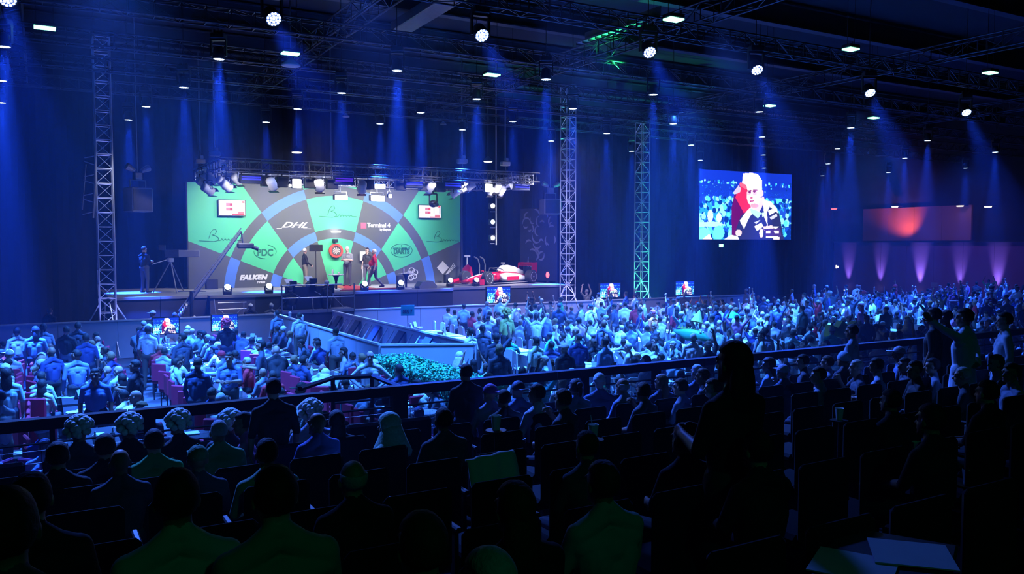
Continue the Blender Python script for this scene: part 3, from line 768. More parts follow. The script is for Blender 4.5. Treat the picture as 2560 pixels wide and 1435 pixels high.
# ------------------------------------------------------------------ people: one continuous body mesh per pose
M['shirt'] = mat('shirt_cloth', (0.5, 0.5, 0.5), 0.85, objcol=True, noise=0.12, nscale=14)
M['skin'] = ramp_mat('skin', [(0.50, 0.30, 0.22), (0.36, 0.20, 0.13), (0.22, 0.115, 0.07), (0.55, 0.36, 0.28), (0.30, 0.165, 0.10)], 0.55)
M['skinlight'] = mat('fair_skin', (0.62, 0.38, 0.30), 0.55, noise=0.05)
M['trousers'] = ramp_mat('trousers', [(0.03, 0.035, 0.06), (0.05, 0.05, 0.055), (0.02, 0.02, 0.025), (0.09, 0.10, 0.14), (0.16, 0.13, 0.10)], 0.85)
M['shoes'] = mat('shoes', (0.03, 0.03, 0.03), 0.5, noise=0.1)
M['eye'] = mat('eye_dark', (0.04, 0.03, 0.03), 0.3, noise=0.05)
M['mouth'] = mat('lips', (0.35, 0.12, 0.10), 0.5, noise=0.05)
M['hair'] = mat('hair', (0.05, 0.04, 0.03), 0.75, objcol=True, noise=0.3, nscale=40, bump=0.4)
BODY_MATS = ['shirt', 'skin', 'trousers', 'shoes', 'eye', 'mouth', 'hair']
class Fig:
    def __init__(s): s.mb = MB(); s.pr = []
    def cap(s, p0, r0, p1, r1, m, n=12):
        p0, p1 = Vector(p0), Vector(p1)
        d = p1 - p0; L = max(d.length, 1e-4); q = d.to_track_quat('Z', 'Y').to_matrix().to_4x4()
        prof = [(r0 * math.cos(a), -r0 * math.sin(a)) for a in (1.35, 0.9, 0.4, 0)] + [(r1 * math.cos(a), L + r1 * math.sin(a)) for a in (0, 0.4, 0.9, 1.35)]
        s.mb.lathe(prof, n, T=Matrix.Translation(p0) @ q)
        s.pr.append(('c', p0, p1, r0, r1, m))
    def ell(s, c, r, m, rot=None):
        R = rot if rot is not None else Matrix.Identity(3)
        s.mb.ball((0, 0, 0), r, 14, 9, T=Matrix.Translation(c) @ R.to_4x4())
        s.pr.append(('e', Vector(c), R, Vector(r), 0, m))
    def build(s, name, voxel, ratio):
        me = bpy.data.meshes.new('tmp'); me.from_pydata(s.mb.v, [], s.mb.f)
        o = bpy.data.objects.new('tmp', me); COL.objects.link(o)
        a = o.modifiers.new('r', 'REMESH'); a.mode = 'VOXEL'; a.voxel_size = voxel
        b = o.modifiers.new('s', 'SMOOTH'); b.factor = 0.5; b.iterations = 2
        if ratio < 1:
            c = o.modifiers.new('d', 'DECIMATE'); c.ratio = ratio
        dg = bpy.context.evaluated_depsgraph_get()
        out = bpy.data.meshes.new_from_object(o.evaluated_get(dg)); out.name = name
        bpy.data.objects.remove(o); bpy.data.meshes.remove(me)
        n = len(out.polygons); C = np.empty(n * 3); out.polygons.foreach_get('center', C); C = C.reshape(-1, 3)
        best = np.full(n, 1e9); mi = np.zeros(n, int)
        for p in s.pr:
            if p[0] == 'c':
                a0, b0 = np.array(p[1]), np.array(p[2]); d = b0 - a0
                t = np.clip(((C - a0) @ d) / max(d @ d, 1e-9), 0, 1)
                dist = np.linalg.norm(C - (a0 + t[:, None] * d), axis=1) - (p[3] + (p[4] - p[3]) * t)
            else:
                L = (C - np.array(p[1])) @ np.array(p[2]); rr = np.array(p[3])
                dist = (np.linalg.norm(L / rr, axis=1) - 1) * rr.min()
            k = dist < best - (0.0 if p[5] < 4 else -0.004)
            best = np.where(k, np.minimum(dist, best), best); mi[k] = p[5]
        out.materials.clear()
        for q in BODY_MATS: out.materials.append(M[q])
        out.polygons.foreach_set('material_index', mi.tolist()); out.polygons.foreach_set('use_smooth', [True] * n)
        out.update()
        return out
SH, SK, TR, SO, EY, MO, HA = range(7)
def hand(f, W, D, Nm, side, curl=0.5, m=SK):
    W, D, Nm = Vector(W), Vector(D).normalized(), Vector(Nm).normalized()
    S = D.cross(Nm).normalized() * side
    for k in (-.6, 0, .6): f.cap(W + S * .02 * k, .021, W + D * .08 + S * .026 * k, .02, m, 8)
    for i, l in enumerate((.066, .078, .084, .074)):
        b = W + D * .088 + S * .021 * (i - 1.5)
        e = b + (D * math.cos(curl * .7) + Nm * math.sin(curl * .7)) * l * .55
        g = e + (D * math.cos(curl * 1.9) + Nm * math.sin(curl * 1.9)) * l * .5
        f.cap(b, .0095, e, .009, m, 8); f.cap(e, .009, g, .008, m, 8)
    b = W + D * .03 + S * .03
    e = b + (D * .6 + S * .75 + Nm * .25).normalized() * .042; g = e + (D * .85 + S * .2 + Nm * .45).normalized() * .034
    f.cap(b, .012, e, .011, m, 8); f.cap(e, .011, g, .0095, m, 8)
def head(f, H, yaw=0, pitch=0, face=True, sk=SK, hair=False):
    R = Euler((pitch, 0, yaw)).to_matrix(); H = Vector(H)
    at = lambda x, y, z: H + R @ Vector((x, y, z))
    f.ell(at(0, -.012, .022), (.078, .098, .098), sk, R)
    f.ell(at(0, .022, -.045), (.062, .072, .082), sk, R)
    f.cap(at(-.028, .06, -.095), .02, at(.028, .06, -.095), .02, sk)
    if face:
        f.cap(at(0, .082, .0), .012, at(0, .104, -.032), .015, sk, 8)
        for s_ in (-1, 1):
            f.ell(at(.081 * s_, -.005, -.012), (.012, .02, .032), sk, R)
            f.cap(at(.02 * s_, .078, .03), .013, at(.05 * s_, .07, .028), .012, sk, 8)
            f.ell(at(.032 * s_, .083, .004), (.014, .006, .008), EY, R)
        f.cap(at(-.02, .084, -.065), .009, at(.02, .084, -.065), .009, MO, 8)
    if hair: f.ell(at(0, -.022, .04), (.084, .1, .092), HA, R)
    return (H, yaw, pitch)
def person_mesh(name, p, voxel=0.0095, ratio=0.3, fingers=True, low=False):
    """p gives the joints of the pose in metres, the person facing +y"""
    f = Fig(); V = Vector; p = dict(p)
    w = p.get('w', 1.0); P0, C, Nk, H = V(p['P']), V(p['C']), V(p['N']), V(p['H'])
    sk = SK
    hd = head(f, H, p.get('yaw', 0), p.get('pitch', 0), not low, sk, low)
    f.cap(Nk + V((0, .012, .0)), .056, H + V((0, -.015, -.07)), .057, sk)
    f.cap(P0 + V((-.07, 0, 0)), .125 * w, P0 + V((.07, 0, 0)), .125 * w, TR if not p.get('robe') else SH)
    f.cap(P0 + V((0, 0, .08)), .135 * w, C + V((0, 0, -.12)), .13 * w, SH)
    f.cap(P0 + V((-.05, .0, .1)), .115 * w, C + V((-.08, 0, -.05)), .12, SH); f.cap(P0 + V((.05, 0, .1)), .115 * w, C + V((.08, 0, -.05)), .12, SH)
    if p.get('belly'): f.ell(P0 + V((0, .08, .17)), (.17, .17, .17), SH)
    for S_ in ('SL', 'SR'):
        Sv = V(p[S_]) + V((0, 0, -.035)); p[S_] = tuple(Sv); sx_ = -1 if S_ == 'SL' else 1
        f.cap(Nk + V((sx_ * .035, -.01, -.02)), .058, Sv + V((-sx_ * .015, 0, 0)), .062, SH); f.cap(Nk + V((sx_ * .02, -.015, .03)), .045, Nk + V((sx_ * .1, -.01, -.05)), .055, SH)
    f.cap(V(p['SL']) + V((.02, 0, -.06)), .07, C, .12, SH); f.cap(V(p['SR']) + V((-.02, 0, -.06)), .07, C, .12, SH)
    ls = SH if p.get('sleeve') else SK
    for s_, S, E, W in ((-1, 'SL', 'EL', 'WL'), (1, 'SR', 'ER', 'WR')):
        S, E, W = V(p[S]), V(p[E]), V(p[W])
        f.cap(S, .062, E, .047, SH); f.cap(E, .044, W, .029 if ls == SK else .036, ls)
        D = V(p.get('D' + ('L' if s_ < 0 else 'R'), (W - E).normalized()))
        Nm = V(p.get('NL' if s_ < 0 else 'NR', (-s_, .1, -.2)))
        Nm = Nm - D * Nm.dot(D) / D.length_squared
        if Nm.length < .1: Nm = D.orthogonal()
        if fingers: hand(f, W, D, Nm, -s_, p.get('curl', .5))
        else: f.ell(W + D.normalized() * .07, (.04, .045, .06), SK)
    if p.get('robe'):
        z0 = P0.z
        f.cap(P0 + V((0, 0, -.02)), .15, P0 + V((0, 0, -.4)), .19, SH, 16); f.cap(P0 + V((0, 0, -.35)), .19, P0 + V((0, 0, -.6)), .24, SH, 16)
        for s_ in (-1, 1): f.cap((s_ * .1, -.03, .06), .045, (s_ * .1, .13, .04), .04, SO)
    else:
        for s_, hp, K_, A in ((-1, 'HL', 'KL', 'AL'), (1, 'HR', 'KR', 'AR')):
            hp, K_, A = V(p[hp]), V(p[K_]), V(p[A])
            f.cap(hp, .1 * w, K_, .066, TR); f.cap(K_, .064, A, .045, TR)
            fw = V((0, 1, 0)) if A.y >= K_.y - .35 else V((0, 1, 0))
            f.cap(A + V((0, -.03, -.04)), .042, A + V((s_ * .02, .14, -.05)), .036, SO)
    me = f.build(name, voxel, ratio)
    return {'mesh': me, 'H': hd, 'sit': p.get('sit', False), 'top': H.z + .12}
stand0 = dict(P=(0, 0, .95), C=(0, 0, 1.30), N=(0, -.01, 1.47), H=(0, .01, 1.63), SL=(-.185, -.01, 1.42), SR=(.185, -.01, 1.42),
              HL=(-.095, 0, .92), HR=(.095, 0, .92), KL=(-.11, .02, .5), KR=(.12, .02, .5), AL=(-.12, -.02, .1), AR=(.14, -.01, .1),
              EL=(-.25, -.03, 1.14), WL=(-.25, .06, .9), ER=(.25, -.03, 1.14), WR=(.25, .06, .9))
sit0 = dict(P=(0, 0, .57), C=(0, -.01, .90), N=(0, 0, 1.08), H=(0, .03, 1.23), SL=(-.185, -.01, 1.03), SR=(.185, -.01, 1.03),
            HL=(-.1, .02, .53), HR=(.1, .02, .53), KL=(-.14, .42, .52), KR=(.14, .42, .52), AL=(-.14, .42, .1), AR=(.14, .44, .1),
            EL=(-.24, .06, .78), WL=(-.12, .28, .72), ER=(.24, .06, .78), WR=(.12, .28, .72), sit=True)
def sh(base, **k): d = dict(base); d.update(k); return d
POSES = {
    'sit_rest': sh(sit0), 'sit_lap': sh(sit0, WL=(-.1, .24, .62), WR=(.1, .24, .62), yaw=.4, sleeve=True),
    'sit_cup': sh(sit0, ER=(.27, .12, .82), WR=(.12, .24, 1.02), DR=(-.3, .3, .8), curl=1.2, yaw=-.3),
    'sit_lean': sh(sit0, C=(0, .10, .87), N=(0, .2, 1.02), H=(0, .27, 1.15), SL=(-.18, .17, .98), SR=(.18, .17, .98), EL=(-.25, .28, .75), ER=(.25, .28, .75), WL=(-.1, .46, .76), WR=(.1, .46, .76), pitch=-.25, sleeve=True),
    'sit_up': sh(sit0, EL=(-.34, .05, 1.2), WL=(-.24, .08, 1.45), ER=(.33, .06, 1.22), WR=(.2, .1, 1.46), DL=(.2, 0, 1), DR=(-.2, 0, 1)),
    'stand': sh(stand0), 'stand_turn': sh(stand0, yaw=.7, sleeve=True, WR=(.16, .24, 1.0), ER=(.26, .04, 1.13)),
    'stand_hips': sh(stand0, EL=(-.42, -.05, 1.17), WL=(-.2, .08, 1.0), DL=(.5, .4, -.3), ER=(.42, -.05, 1.17), WR=(.2, .08, 1.0), DR=(-.5, .4, -.3), sleeve=True, w=1.08),
    'stand_up1': sh(stand0, ER=(.36, .06, 1.6), WR=(.3, .1, 1.86), DR=(-.1, .1, 1), yaw=.2),
    'stand_up2': sh(stand0, ER=(.36, .04, 1.6), WR=(.26, .08, 1.88), DR=(-.2, 0, 1), EL=(-.36, .04, 1.6), WL=(-.24, .08, 1.88), DL=(.2, 0, 1)),
    'stand_fold': sh(stand0, EL=(-.27, .06, 1.16), WL=(-.02, .23, 1.2), ER=(.27, .06, 1.14), WR=(.03, .26, 1.13), DL=(.9, -.1, .1), DR=(-.9, -.1, .1)),
    'stand_hold': sh(stand0, EL=(-.24, .04, 1.15), WL=(-.1, .3, 1.18), ER=(.24, .04, 1.15), WR=(.1, .3, 1.18), curl=1.1),
    'walk': sh(stand0, KL=(-.09, .2, .52), AL=(-.09, .3, .11), KR=(.1, -.05, .5), AR=(.1, -.36, .16), EL=(-.24, -.12, 1.16), WL=(-.25, -.06, .93), ER=(.24, .06, 1.15), WR=(.22, .24, .97), belly=True, w=1.12),
    'robe': sh(stand0, robe=True, sleeve=True), 'robe_point': sh(stand0, robe=True, sleeve=True, EL=(-.42, .08, 1.50), WL=(-.66, .12, 1.62), DL=(-.8, .1, .5), ER=(.3, -.04, 1.16), WR=(.12, -.14, 1.02), DR=(-.7, -.1, .1), yaw=.3),
}
PROTO = {}
def proto(name):
    if name not in PROTO: PROTO[name] = person_mesh('body_' + name, POSES[name], 0.0085, 0.28)
    return PROTO[name]
# ---- hair and hats, modelled around the centre of the head
def hair_mesh(kind):
    mb = MB()
    def skull(rx, ry, rz, front, low, jag=0.0, n=20, k=14, rnd=None):
        mb.ball((0, 0, 0), (1, 1, 1), n, k)
        vs = []
        for (x, y, z) in mb.v:
            jx = 1 + (rnd.uniform(-jag, jag) if rnd else 0)
            X, Y, Z = x * rx * jx, y * ry * jx - .018, z * rz * jx + .028
            if (Y > front and Z < .055) or Z < low: X, Y, Z = X * .62, (Y + .018) * .62 - .02, Z * .7
            vs.append((X, Y, Z))
        mb.v = vs
    rnd = random.Random(3)
    if kind == 'short': skull(.087, .108, .108, .01, -.045, .02, rnd=rnd)
    elif kind == 'crop': skull(.083, .103, .102, .0, -.02, .01, rnd=rnd)
    elif kind == 'sides':
        skull(.086, .106, .1, .0, -.05, .01, rnd=rnd); mb.v = [(x, y, min(z, .045)) for x, y, z in mb.v]
    elif kind == 'long':
        skull(.092, .113, .112, .012, -.3, .02, rnd=rnd)
        mb.ball((0, -.075, -.13), (.095, .055, .19), 14, 10)
    elif kind == 'curly':
        for i in range(70):
            a, b = rnd.uniform(0, 2 * PI), rnd.uniform(-.35, 1.5)
            x, y, z = math.cos(a) * math.cos(b), math.sin(a) * math.cos(b), math.sin(b)
            if y > .55 and z < .45: continue
            mb.ball((x * .115, y * .12 - .02, z * .12 + .03), rnd.uniform(.035, .05), 7, 5)
    elif kind == 'bun':
        skull(.087, .108, .108, .01, -.045, .02, rnd=rnd); mb.ball((0, -.12, .06), (.045, .045, .045), 10, 7); mb.ball((0, -.14, -.02), (.03, .03, .09), 8, 6)
    elif kind == 'cap':
        skull(.091, .112, .112, .09, .02); mb.box((0, .135, .045), (.13, .12, .012), b=.005); mb.ball((0, -.018, .14), (.012, .012, .01), 6, 4)
    elif kind == 'capback':
        skull(.091, .112, .112, .09, .02); mb.box((0, -.16, .04), (.12, .1, .012), b=.005)
    elif kind == 'beanie': skull(.093, .114, .122, .085, .0, .01, rnd=rnd)
    elif kind == 'hat':
        mb.lathe([(.175, .06), (.18, .068), (.1, .075), (.095, .15), (.075, .168), (.02, .165)], 22)
    elif kind == 'scarf':
        mb.ball((0, -.02, .03), (.105, .125, .122), 18, 12)
        mb.v = [(x, y if y < .07 or z > .06 else y * .45, z) for x, y, z in mb.v]
        mb.lathe([(.2, -.3), (.21, -.26), (.155, -.14), (.112, -.03), (.09, .04)], 20, T=Matrix.Translation((0, -.045, 0)))
    elif kind == 'cone': mb.lathe([(.1, .07), (.085, .1), (.05, .22), (.008, .36)], 16); mb.lathe([(.14, .066), (.14, .076)], 16)
    return mb.mesh('hair_' + kind, 'hair', True)
HAIR = {}
def hair(kind):
    if kind not in HAIR: HAIR[kind] = hair_mesh(kind)
    return HAIR[kind]
HN = {'short': 'hair', 'crop': 'hair', 'sides': 'hair', 'long': 'hair', 'curly': 'wig', 'bun': 'hair', 'cap': 'cap', 'capback': 'cap', 'beanie': 'beanie', 'hat': 'hat', 'scarf': 'headscarf', 'cone': 'party_hat'}
PEOPLE = []
def person(pose, loc, face, shirt, hk=None, hc=(0.02, 0.015, 0.012), label=None, group=None, s=1.0, skin=None):
    """face is the compass angle of the look, 0 towards the stage (+y), positive to the left"""
    pt = proto(pose)
    o = link('person', pt['mesh'], None, loc, (0, 0, face), (s, s, s))
    o.color = (*shirt, 1)
    if skin:
        o.material_slots[1].link = 'OBJECT'; o.material_slots[1].material = M[skin]
    if hk:
        H, yaw, pitch = pt['H']
        h = link(HN[hk], hair(hk), o, H, (pitch, 0, yaw)); h.color = (*hc, 1)
    tag(o, label, 'person', group)
    PEOPLE.append(o)
    return o
WHITE, PALE, MID, DARK, BLACK = (.82, .82, .8), (.55, .6, .66), (.2, .25, .34), (.06, .07, .1), (.015, .015, .018)
REDC, PINK, GREENC, YELL, BROWN, ORANGE, TEAL = (.5, .02, .04), (.7, .25, .5), (.05, .4, .12), (.7, .6, .08), (.25, .17, .1), (.85, .2, .04), (.05, .45, .4)
NAVYC = (.03, .05, .16)
# ------------------------------------------------------------------ on the stage
def at(px, py, **k): return P(px, py, **k)
def on_stage(px, Y): p = P(px, 715, Y=Y); return (p.x, Y, SZ)
person('stand_turn', on_stage(763, 37.2), -1.6, BLACK, 'crop', (.55, .53, .5), 'man in dark suit standing beside the black monitor left of the dartboard', s=1.02, skin='skinlight')
person('stand_hold', on_stage(869, 37.4), 2.5, (.22, .22, .24), 'short', (.85, .85, .85), 'white haired man in patterned dark shirt standing right of the dartboard', s=1.06, skin='skinlight')
person('stand', on_stage(919, 37.0), 2.2, (.035, .035, .04), 'short', (.03, .02, .015), 'dark haired man in black shirt behind the man in red', s=1.03)
person('walk', on_stage(936, 34.6), 1.0, (.66, .03, .05), 'short', (.8, .8, .8), 'white haired player in red shirt walking across the stage', s=1.0, skin='skinlight')
person('stand_hold', on_stage(362, 36.2), -.9, (.012, .012, .014), 'crop', (.05, .04, .03), 'camera operator in black standing at the left end of the stage', s=1.08, skin='skinlight')
# broadcast camera on tripod
def tv_camera(loc, rz, lab, tripod=1.3, hood='grey', s=1.0, box=True):
    g = empty('broadcast_camera', loc, rz, lab, 'camera', None); g.scale = (s, s, s)
    z = tripod
    MB().box((0, .05, z + .2), (.26, .5, .28), b=.02).obj('camera_body', 'dark_metal', g)
    if box: MB().box((0, .62, z + .2), (.26, .72, .26), b=.02).obj('box_lens', 'grey', g)
    else: MB().tube((0, .25, z + .2), (0, .55, z + .2), .1, .12, 14).obj('lens', 'black', g)
    MB().box((0, -.28, z + .42), (.3, .22, .2), b=.015).obj('viewfinder', 'black', g)
    MB().lathe([(.1, z - .1), (.12, z - .02), (.12, z + .04), (.06, z + .06)], 14).obj('pan_head', 'alu', g)
    MB().tube((0, -.05, z), (.22, -.62, z - .18), .015).obj('pan_handle', 'alu', g)
    for a in (20, 140, 260):
        c = Vector((math.cos(math.radians(a)), math.sin(math.radians(a)), 0))
        bar('leg', (0, 0, z - .06), c * .62 + Vector((0, 0, .02)), .022, 'alu_dim', g)
    if hood: block('sun_hood', (0, .3, z + .46), (.34, .5, .05), hood, g, (.35, 0, 0))
    return g
tv_camera(on_stage(428, 35.9), -1.75, 'large broadcast camera with box lens on tripod at the left stage end', 1.22, None, 1.12)
# speaker cabinets hung at both sides
for (px, py, Y, w, h, rz, lab) in [(345, 500, 35.5, .82, .95, .35, 'grey speaker cabinet hung between the left tower and the backdrop'), (1376, 517, 36.5, .95, .8, -.2, 'grey speaker cabinet hung beside the middle tower')]:
    p = P(px, py, Y=Y)
    g = empty('hanging_speaker', p, rz, lab, 'speaker', 'hanging speakers')
    MB().box((0, 0, 0), (w, .8, h), b=.03).obj('cabinet', 'grey', g)
    MB().box((0, -.41, 0), (w * .9, .02, h * .88)).obj('grille', 'dark_metal', g)
    MB().path([(-.3, 0, h / 2), (-.3, 0, h / 2 + .3), (.3, 0, h / 2 + .3), (.3, 0, h / 2)], .03).box((0, 0, h / 2 + .45), (.3, .26, .3), b=.03).obj('bracket', 'alu_dim', g)
    for s_ in (-.12, .14):
        T = Matrix.Translation((s_ * 2.4, 0, h / 2 + .75)) @ Matrix.Rotation(1.1 * (1 if s_ > 0 else -1), 4, 'Y')
        MB().lathe([(.08, -.2), (.12, 0), (.14, .15), (.12, .16)], 12, T=T).obj('lamp_can', 'alu_dim', g)
    bar('chain', (0, 0, h / 2 + .5), (0, 0, ZC - p.z), .02, 'alu_dim', g)
# strip with three glowing lamps
p = P(1235, 556, Y=35.5)
g = empty('lamp_strip', p, 0, 'vertical strip of three glowing lamps hanging right of the backdrop', 'stage light')
bar('pole', (.12, 0, -1.1), (.12, 0, ZC - p.z - .02), .035, 'alu', g)
for k, (m) in enumerate(['lens_hot', 'led', 'foot']):
    z = .8 - .78 * k
    MB().box((-.05, .1, z), (.3, .24, .3), b=.03).obj('housing', 'black', g)
    MB().lathe([(.11, 0), (.1, .03), (.05, .045)], 16, T=Matrix.Translation((-.08, -.02, z)) @ Matrix.Rotation(PI / 2, 4, 'X')).obj('lens', m, g)
    bar('bracket', (-.16, .1, z - .28), (.12, .1, z - .28), .015, 'alu', g)
# par cans, movers and blinders hung on the stage truss
CAN = MB().lathe([(.07, -.2), (.12, -.17), (.13, .1), (.14, .14), (.12, .14)], 14).mesh('can_shell', 'white', True)  # white shell colour stands in for glare from nearby lamps
LENS = MB().lathe([(.118, .13), (.118, .132)], 14).mesh('can_lens', 'lens_hot')
YK = MB().path([(-.16, 0, 0), (-.16, 0, .26), (.16, 0, .26), (.16, 0, 0)], .014, 4).mesh('can_yoke', 'black')
DOORS = MB().box((0, .16, .18), (.26, .01, .14), T=Matrix.Rotation(.3, 4, 'X')).box((0, -.16, .18), (.26, .01, .14), T=Matrix.Rotation(-.3, 4, 'X')).mesh('barn_door', 'dark_metal')
def can(px, py, Y, aim, lab, lit=False, s=1.0, m=None):
    p = P(px, py, Y=Y)
    g = empty('stage_lamp', p, 0, lab, 'stage light', 'lamps of the stage truss'); g.scale = (s,) * 3
    d = (Vector(aim) - p)
    az = math.atan2(-d.x, d.y)
    link('yoke', YK, g, rot=(0, 0, az))
    h = link('can', CAN, g); h.matrix_local = d.to_track_quat('Z', 'Y').to_matrix().to_4x4()
    link('lens', LENS, h) if lit else link('barn_doors', DOORS, h)
    if ZT - .2 > p.z + .25 * s: bar('clamp', (0, 0, .25), (0, 0, (ZT - .15 - p.z) / s), .02, 'black', g)
    return g
CANS = [(508, 458, 34.0), (520, 474, 33.6), (512, 443, 35), (530, 446, 34.5), (545, 440, 34.6), (556, 456, 33.4), (566, 464, 33.3), (580, 440, 34.2), (592, 447, 33.6), (574, 428, 35)]
CANR = [(1138, 483, 33.3), (1150, 476, 34.8), (1163, 470, 34.4), (1176, 466, 34), (1228, 476, 33.4), (1243, 470, 33.2), (1254, 478, 33.5), (1283, 462, 33.3), (1262, 463, 34), (1142, 470, 33.3)]
for i, (x, y, Y) in enumerate(CANS): can(x, y, Y, (11.5, 37.5, 3), 'lamp with glare whitened case in the left cluster of the stage truss, %s one' % ordn(i), s=1.35)
for i, (x, y, Y) in enumerate(CANR): can(x, y, Y, (12.5 if i not in (4, 5, 6) else 18, 37.5, 3), 'lamp with glare whitened case in the right cluster of the stage truss, %s one' % ordn(i), s=1.25)
for i, (x, y, lit) in enumerate([(680, 460, 0), (798, 463, 0), (905, 468, 0), (1075, 468, 0)]): can(x, y, 33.2, (11 + i, 38, 3), 'lamp with barn doors on the stage truss front, %s from left' % ordn(i), s=1.5)
HOT = [(742, 459, .24, 33.1), (725, 464, .07, 33.1), (950, 466, .22, 33.1), (1222, 470, .24, 33.0), (853, 494, .26, 34.7), (945, 496, .3, 34.7), (975, 490, .1, 34.7)]
for i, (x, y, r_, Y) in enumerate(HOT):
    p = P(x, y, Y=Y)
    g = empty('blinder_lamp', p, 0, ['glaring white lamp on the truss left of centre', 'small white lamp beside the glaring left lamp', 'wide glaring white lamp on the truss over the player in red', 'glaring white lamp in the right truss cluster', 'low white soft lamp hanging over the dartboard', 'low white soft lamp hanging right of the dartboard', 'small white lamp beside the low right soft lamp'][i], 'stage light', 'glaring lamps of the stage truss')
    wide = 1.45 if i in (2, 4, 5) else 1.0; r_ *= .72
    hh = .55 if i in (2, 4, 5) else 1.0
    MB().box((0, .1, .02), (r_ * 2.3 * wide, .2, r_ * 2.3 * hh), b=.02).obj('housing', 'black', g)
    MB().box((0, -.02, 0), (r_ * 2 * wide, .05, r_ * 2 * hh), b=.015).obj('lens', 'lens_hot', g)
    MB().path([(-r_ * wide, .1, 0), (-r_ * wide, .1, r_ * hh + .15), (r_ * wide, .1, r_ * hh + .15), (r_ * wide, .1, 0)], .015, 4).obj('yoke', 'alu', g)
    bar('clamp', (0, .1, r_ * hh + .15), (0, .1, max(ZT - .1 - p.z, r_ * hh + .25)), .02, 'alu', g)
# wash battens of the truss, dark with faint blue or violet lenses
M['lens_dimblue'] = mat('dim_blue_lens', (0.05, 0.05, 0.4), 0.3, emit=(0.04, 0.06, 1.0), power=0.5)
M['lens_dimvio'] = mat('dim_violet_lens', (0.1, 0.03, 0.4), 0.3, emit=(0.2, 0.05, 1.0), power=0.45)
for i, (x, y, m) in enumerate([(628, 447, 'lens_dimblue'), (860, 451, 'lens_dimvio'), (1035, 460, 'lens_dimblue'), (1132, 463, 'lens_dimblue'), (1305, 467, 'lens_dimblue')]):
    p = P(x, y, Y=33.1)
    g = empty('wash_batten', p, 0, 'dark wash batten with dim blue lenses hung on the stage truss, %s from left' % ordn(i), 'stage light', 'wash battens of the stage truss')
    MB().box((0, .1, 0), (.86, .26, .34), b=.03).obj('housing', 'navy', g)
    MB().box((0, -.04, -.02), (.74, .03, .07)).box((0, -.04, .07), (.74, .03, .04)).obj('lens_row', m, g)
    MB().path([(-.45, .1, 0), (-.45, .1, .4), (.45, .1, .4), (.45, .1, 0)], .014, 4).obj('bracket', 'alu', g)
for i, (x, y) in enumerate([(667, 453), (705, 455), (775, 458), (830, 460), (920, 462), (1000, 464), (1060, 466), (1100, 468)]):
    p = P(x, y, Y=33.3)
    tag(MB().box(p, (.46, .3, .42), b=.02).box(p + Vector((0, 0, .3)), (.04, .04, .3)).obj('dimmer_box', 'dark_metal'), 'square grey unit hung on the stage truss front, %s from left' % ordn(i), 'box', 'square units of the stage truss')
# dark yoke device hanging in front of the right score screen
p = P(1083, 505, Y=33.4)
g = empty('hanging_camera', p, 0, 'dark remote camera in a square yoke hanging before the right score screen', 'camera')
MB().path([(-.18, 0, -.1), (-.18, 0, .36), (.18, 0, .36), (.18, 0, -.1)], .03, 6).obj('yoke', 'black', g)
MB().ball((0, 0, -.08), (.2, .16, .16), 14, 9).tube((0, -.1, -.1), (.05, -.3, -.14), .08, .09, 12).obj('camera_body', 'black', g)
MB().tube((0, 0, .36), (0, 0, .62), .03).box((0, 0, .75), (.9, .05, .06)).tube((-.42, 0, .75), (-.42, 0, 1.6), .025).tube((.42, 0, .75), (.42, 0, 1.6), .025).obj('hanger', 'black', g)
# ------------------------------------------------------------------ jib crane left of the stage
pv = P(478, 728, Y=32.7); tip = P(603, 578, Y=32.2); tail = P(448, 790, Y=32.9)
g = empty('camera_jib', (pv.x, pv.y, 0), 0, 'long camera crane arm rising in front of the backdrop left side', 'camera crane')
L_ = lambda v: Vector(v) - Vector((pv.x, pv.y, 0))
a_, b_ = L_(tail), L_(tip)
MB().tube(a_, b_, .075, .04, 6).tube(a_ + Vector((0, 0, .2)), b_ + Vector((0, 0, .12)), .03, .02, 6).obj('arm', 'alu', g)
mb = MB()
for k in range(18):
    t = k / 18; q = a_.lerp(b_, t); mb.tube(q, q.lerp(b_, .04) + Vector((0, 0, .18 - .06 * t)), .014, n=4)
mb.obj('arm_brace', 'alu_dim', g)
MB().tube(L_(pv), (0, 0, .9), .06, .07, 10).obj('column', 'dark_metal', g)
MB().box((0, 0, .45), (.9, .9, .1), b=.02).obj('dolly', 'dark_metal', g)
for i, (x, y) in enumerate(((.4, .4), (-.4, .4), (.4, -.4), (-.4, -.4))): MB().lathe([(.17, -.05), (.18, 0), (.17, .05)], 14, T=Matrix.Translation((x, y, .18)) @ Matrix.Rotation(PI / 2, 4, 'X')).obj('wheel', 'rubber', g)
bar('steering_bar', L_(P(445, 728, Y=32.7)), L_(P(515, 728, Y=32.7)), .02, 'alu_dim', g)
for k in range(4): MB().lathe([(.14, -.03), (.14, .03)], 14, T=Matrix.Translation(a_.lerp(b_, .02 + .03 * k)) @ Matrix.Rotation(PI / 2, 4, 'Y')).obj('counterweight', 'alu', g)
MB().tube(b_, b_ + Vector((.05, 0, -.45)), .03).box(b_ + Vector((.15, 0, -.55)), (.6, .22, .2), b=.04).tube(b_ + Vector((.4, 0, -.6)), b_ + Vector((.62, -.05, -.68)), .07, .08, 12).obj('remote_camera', 'alu_dim', g)
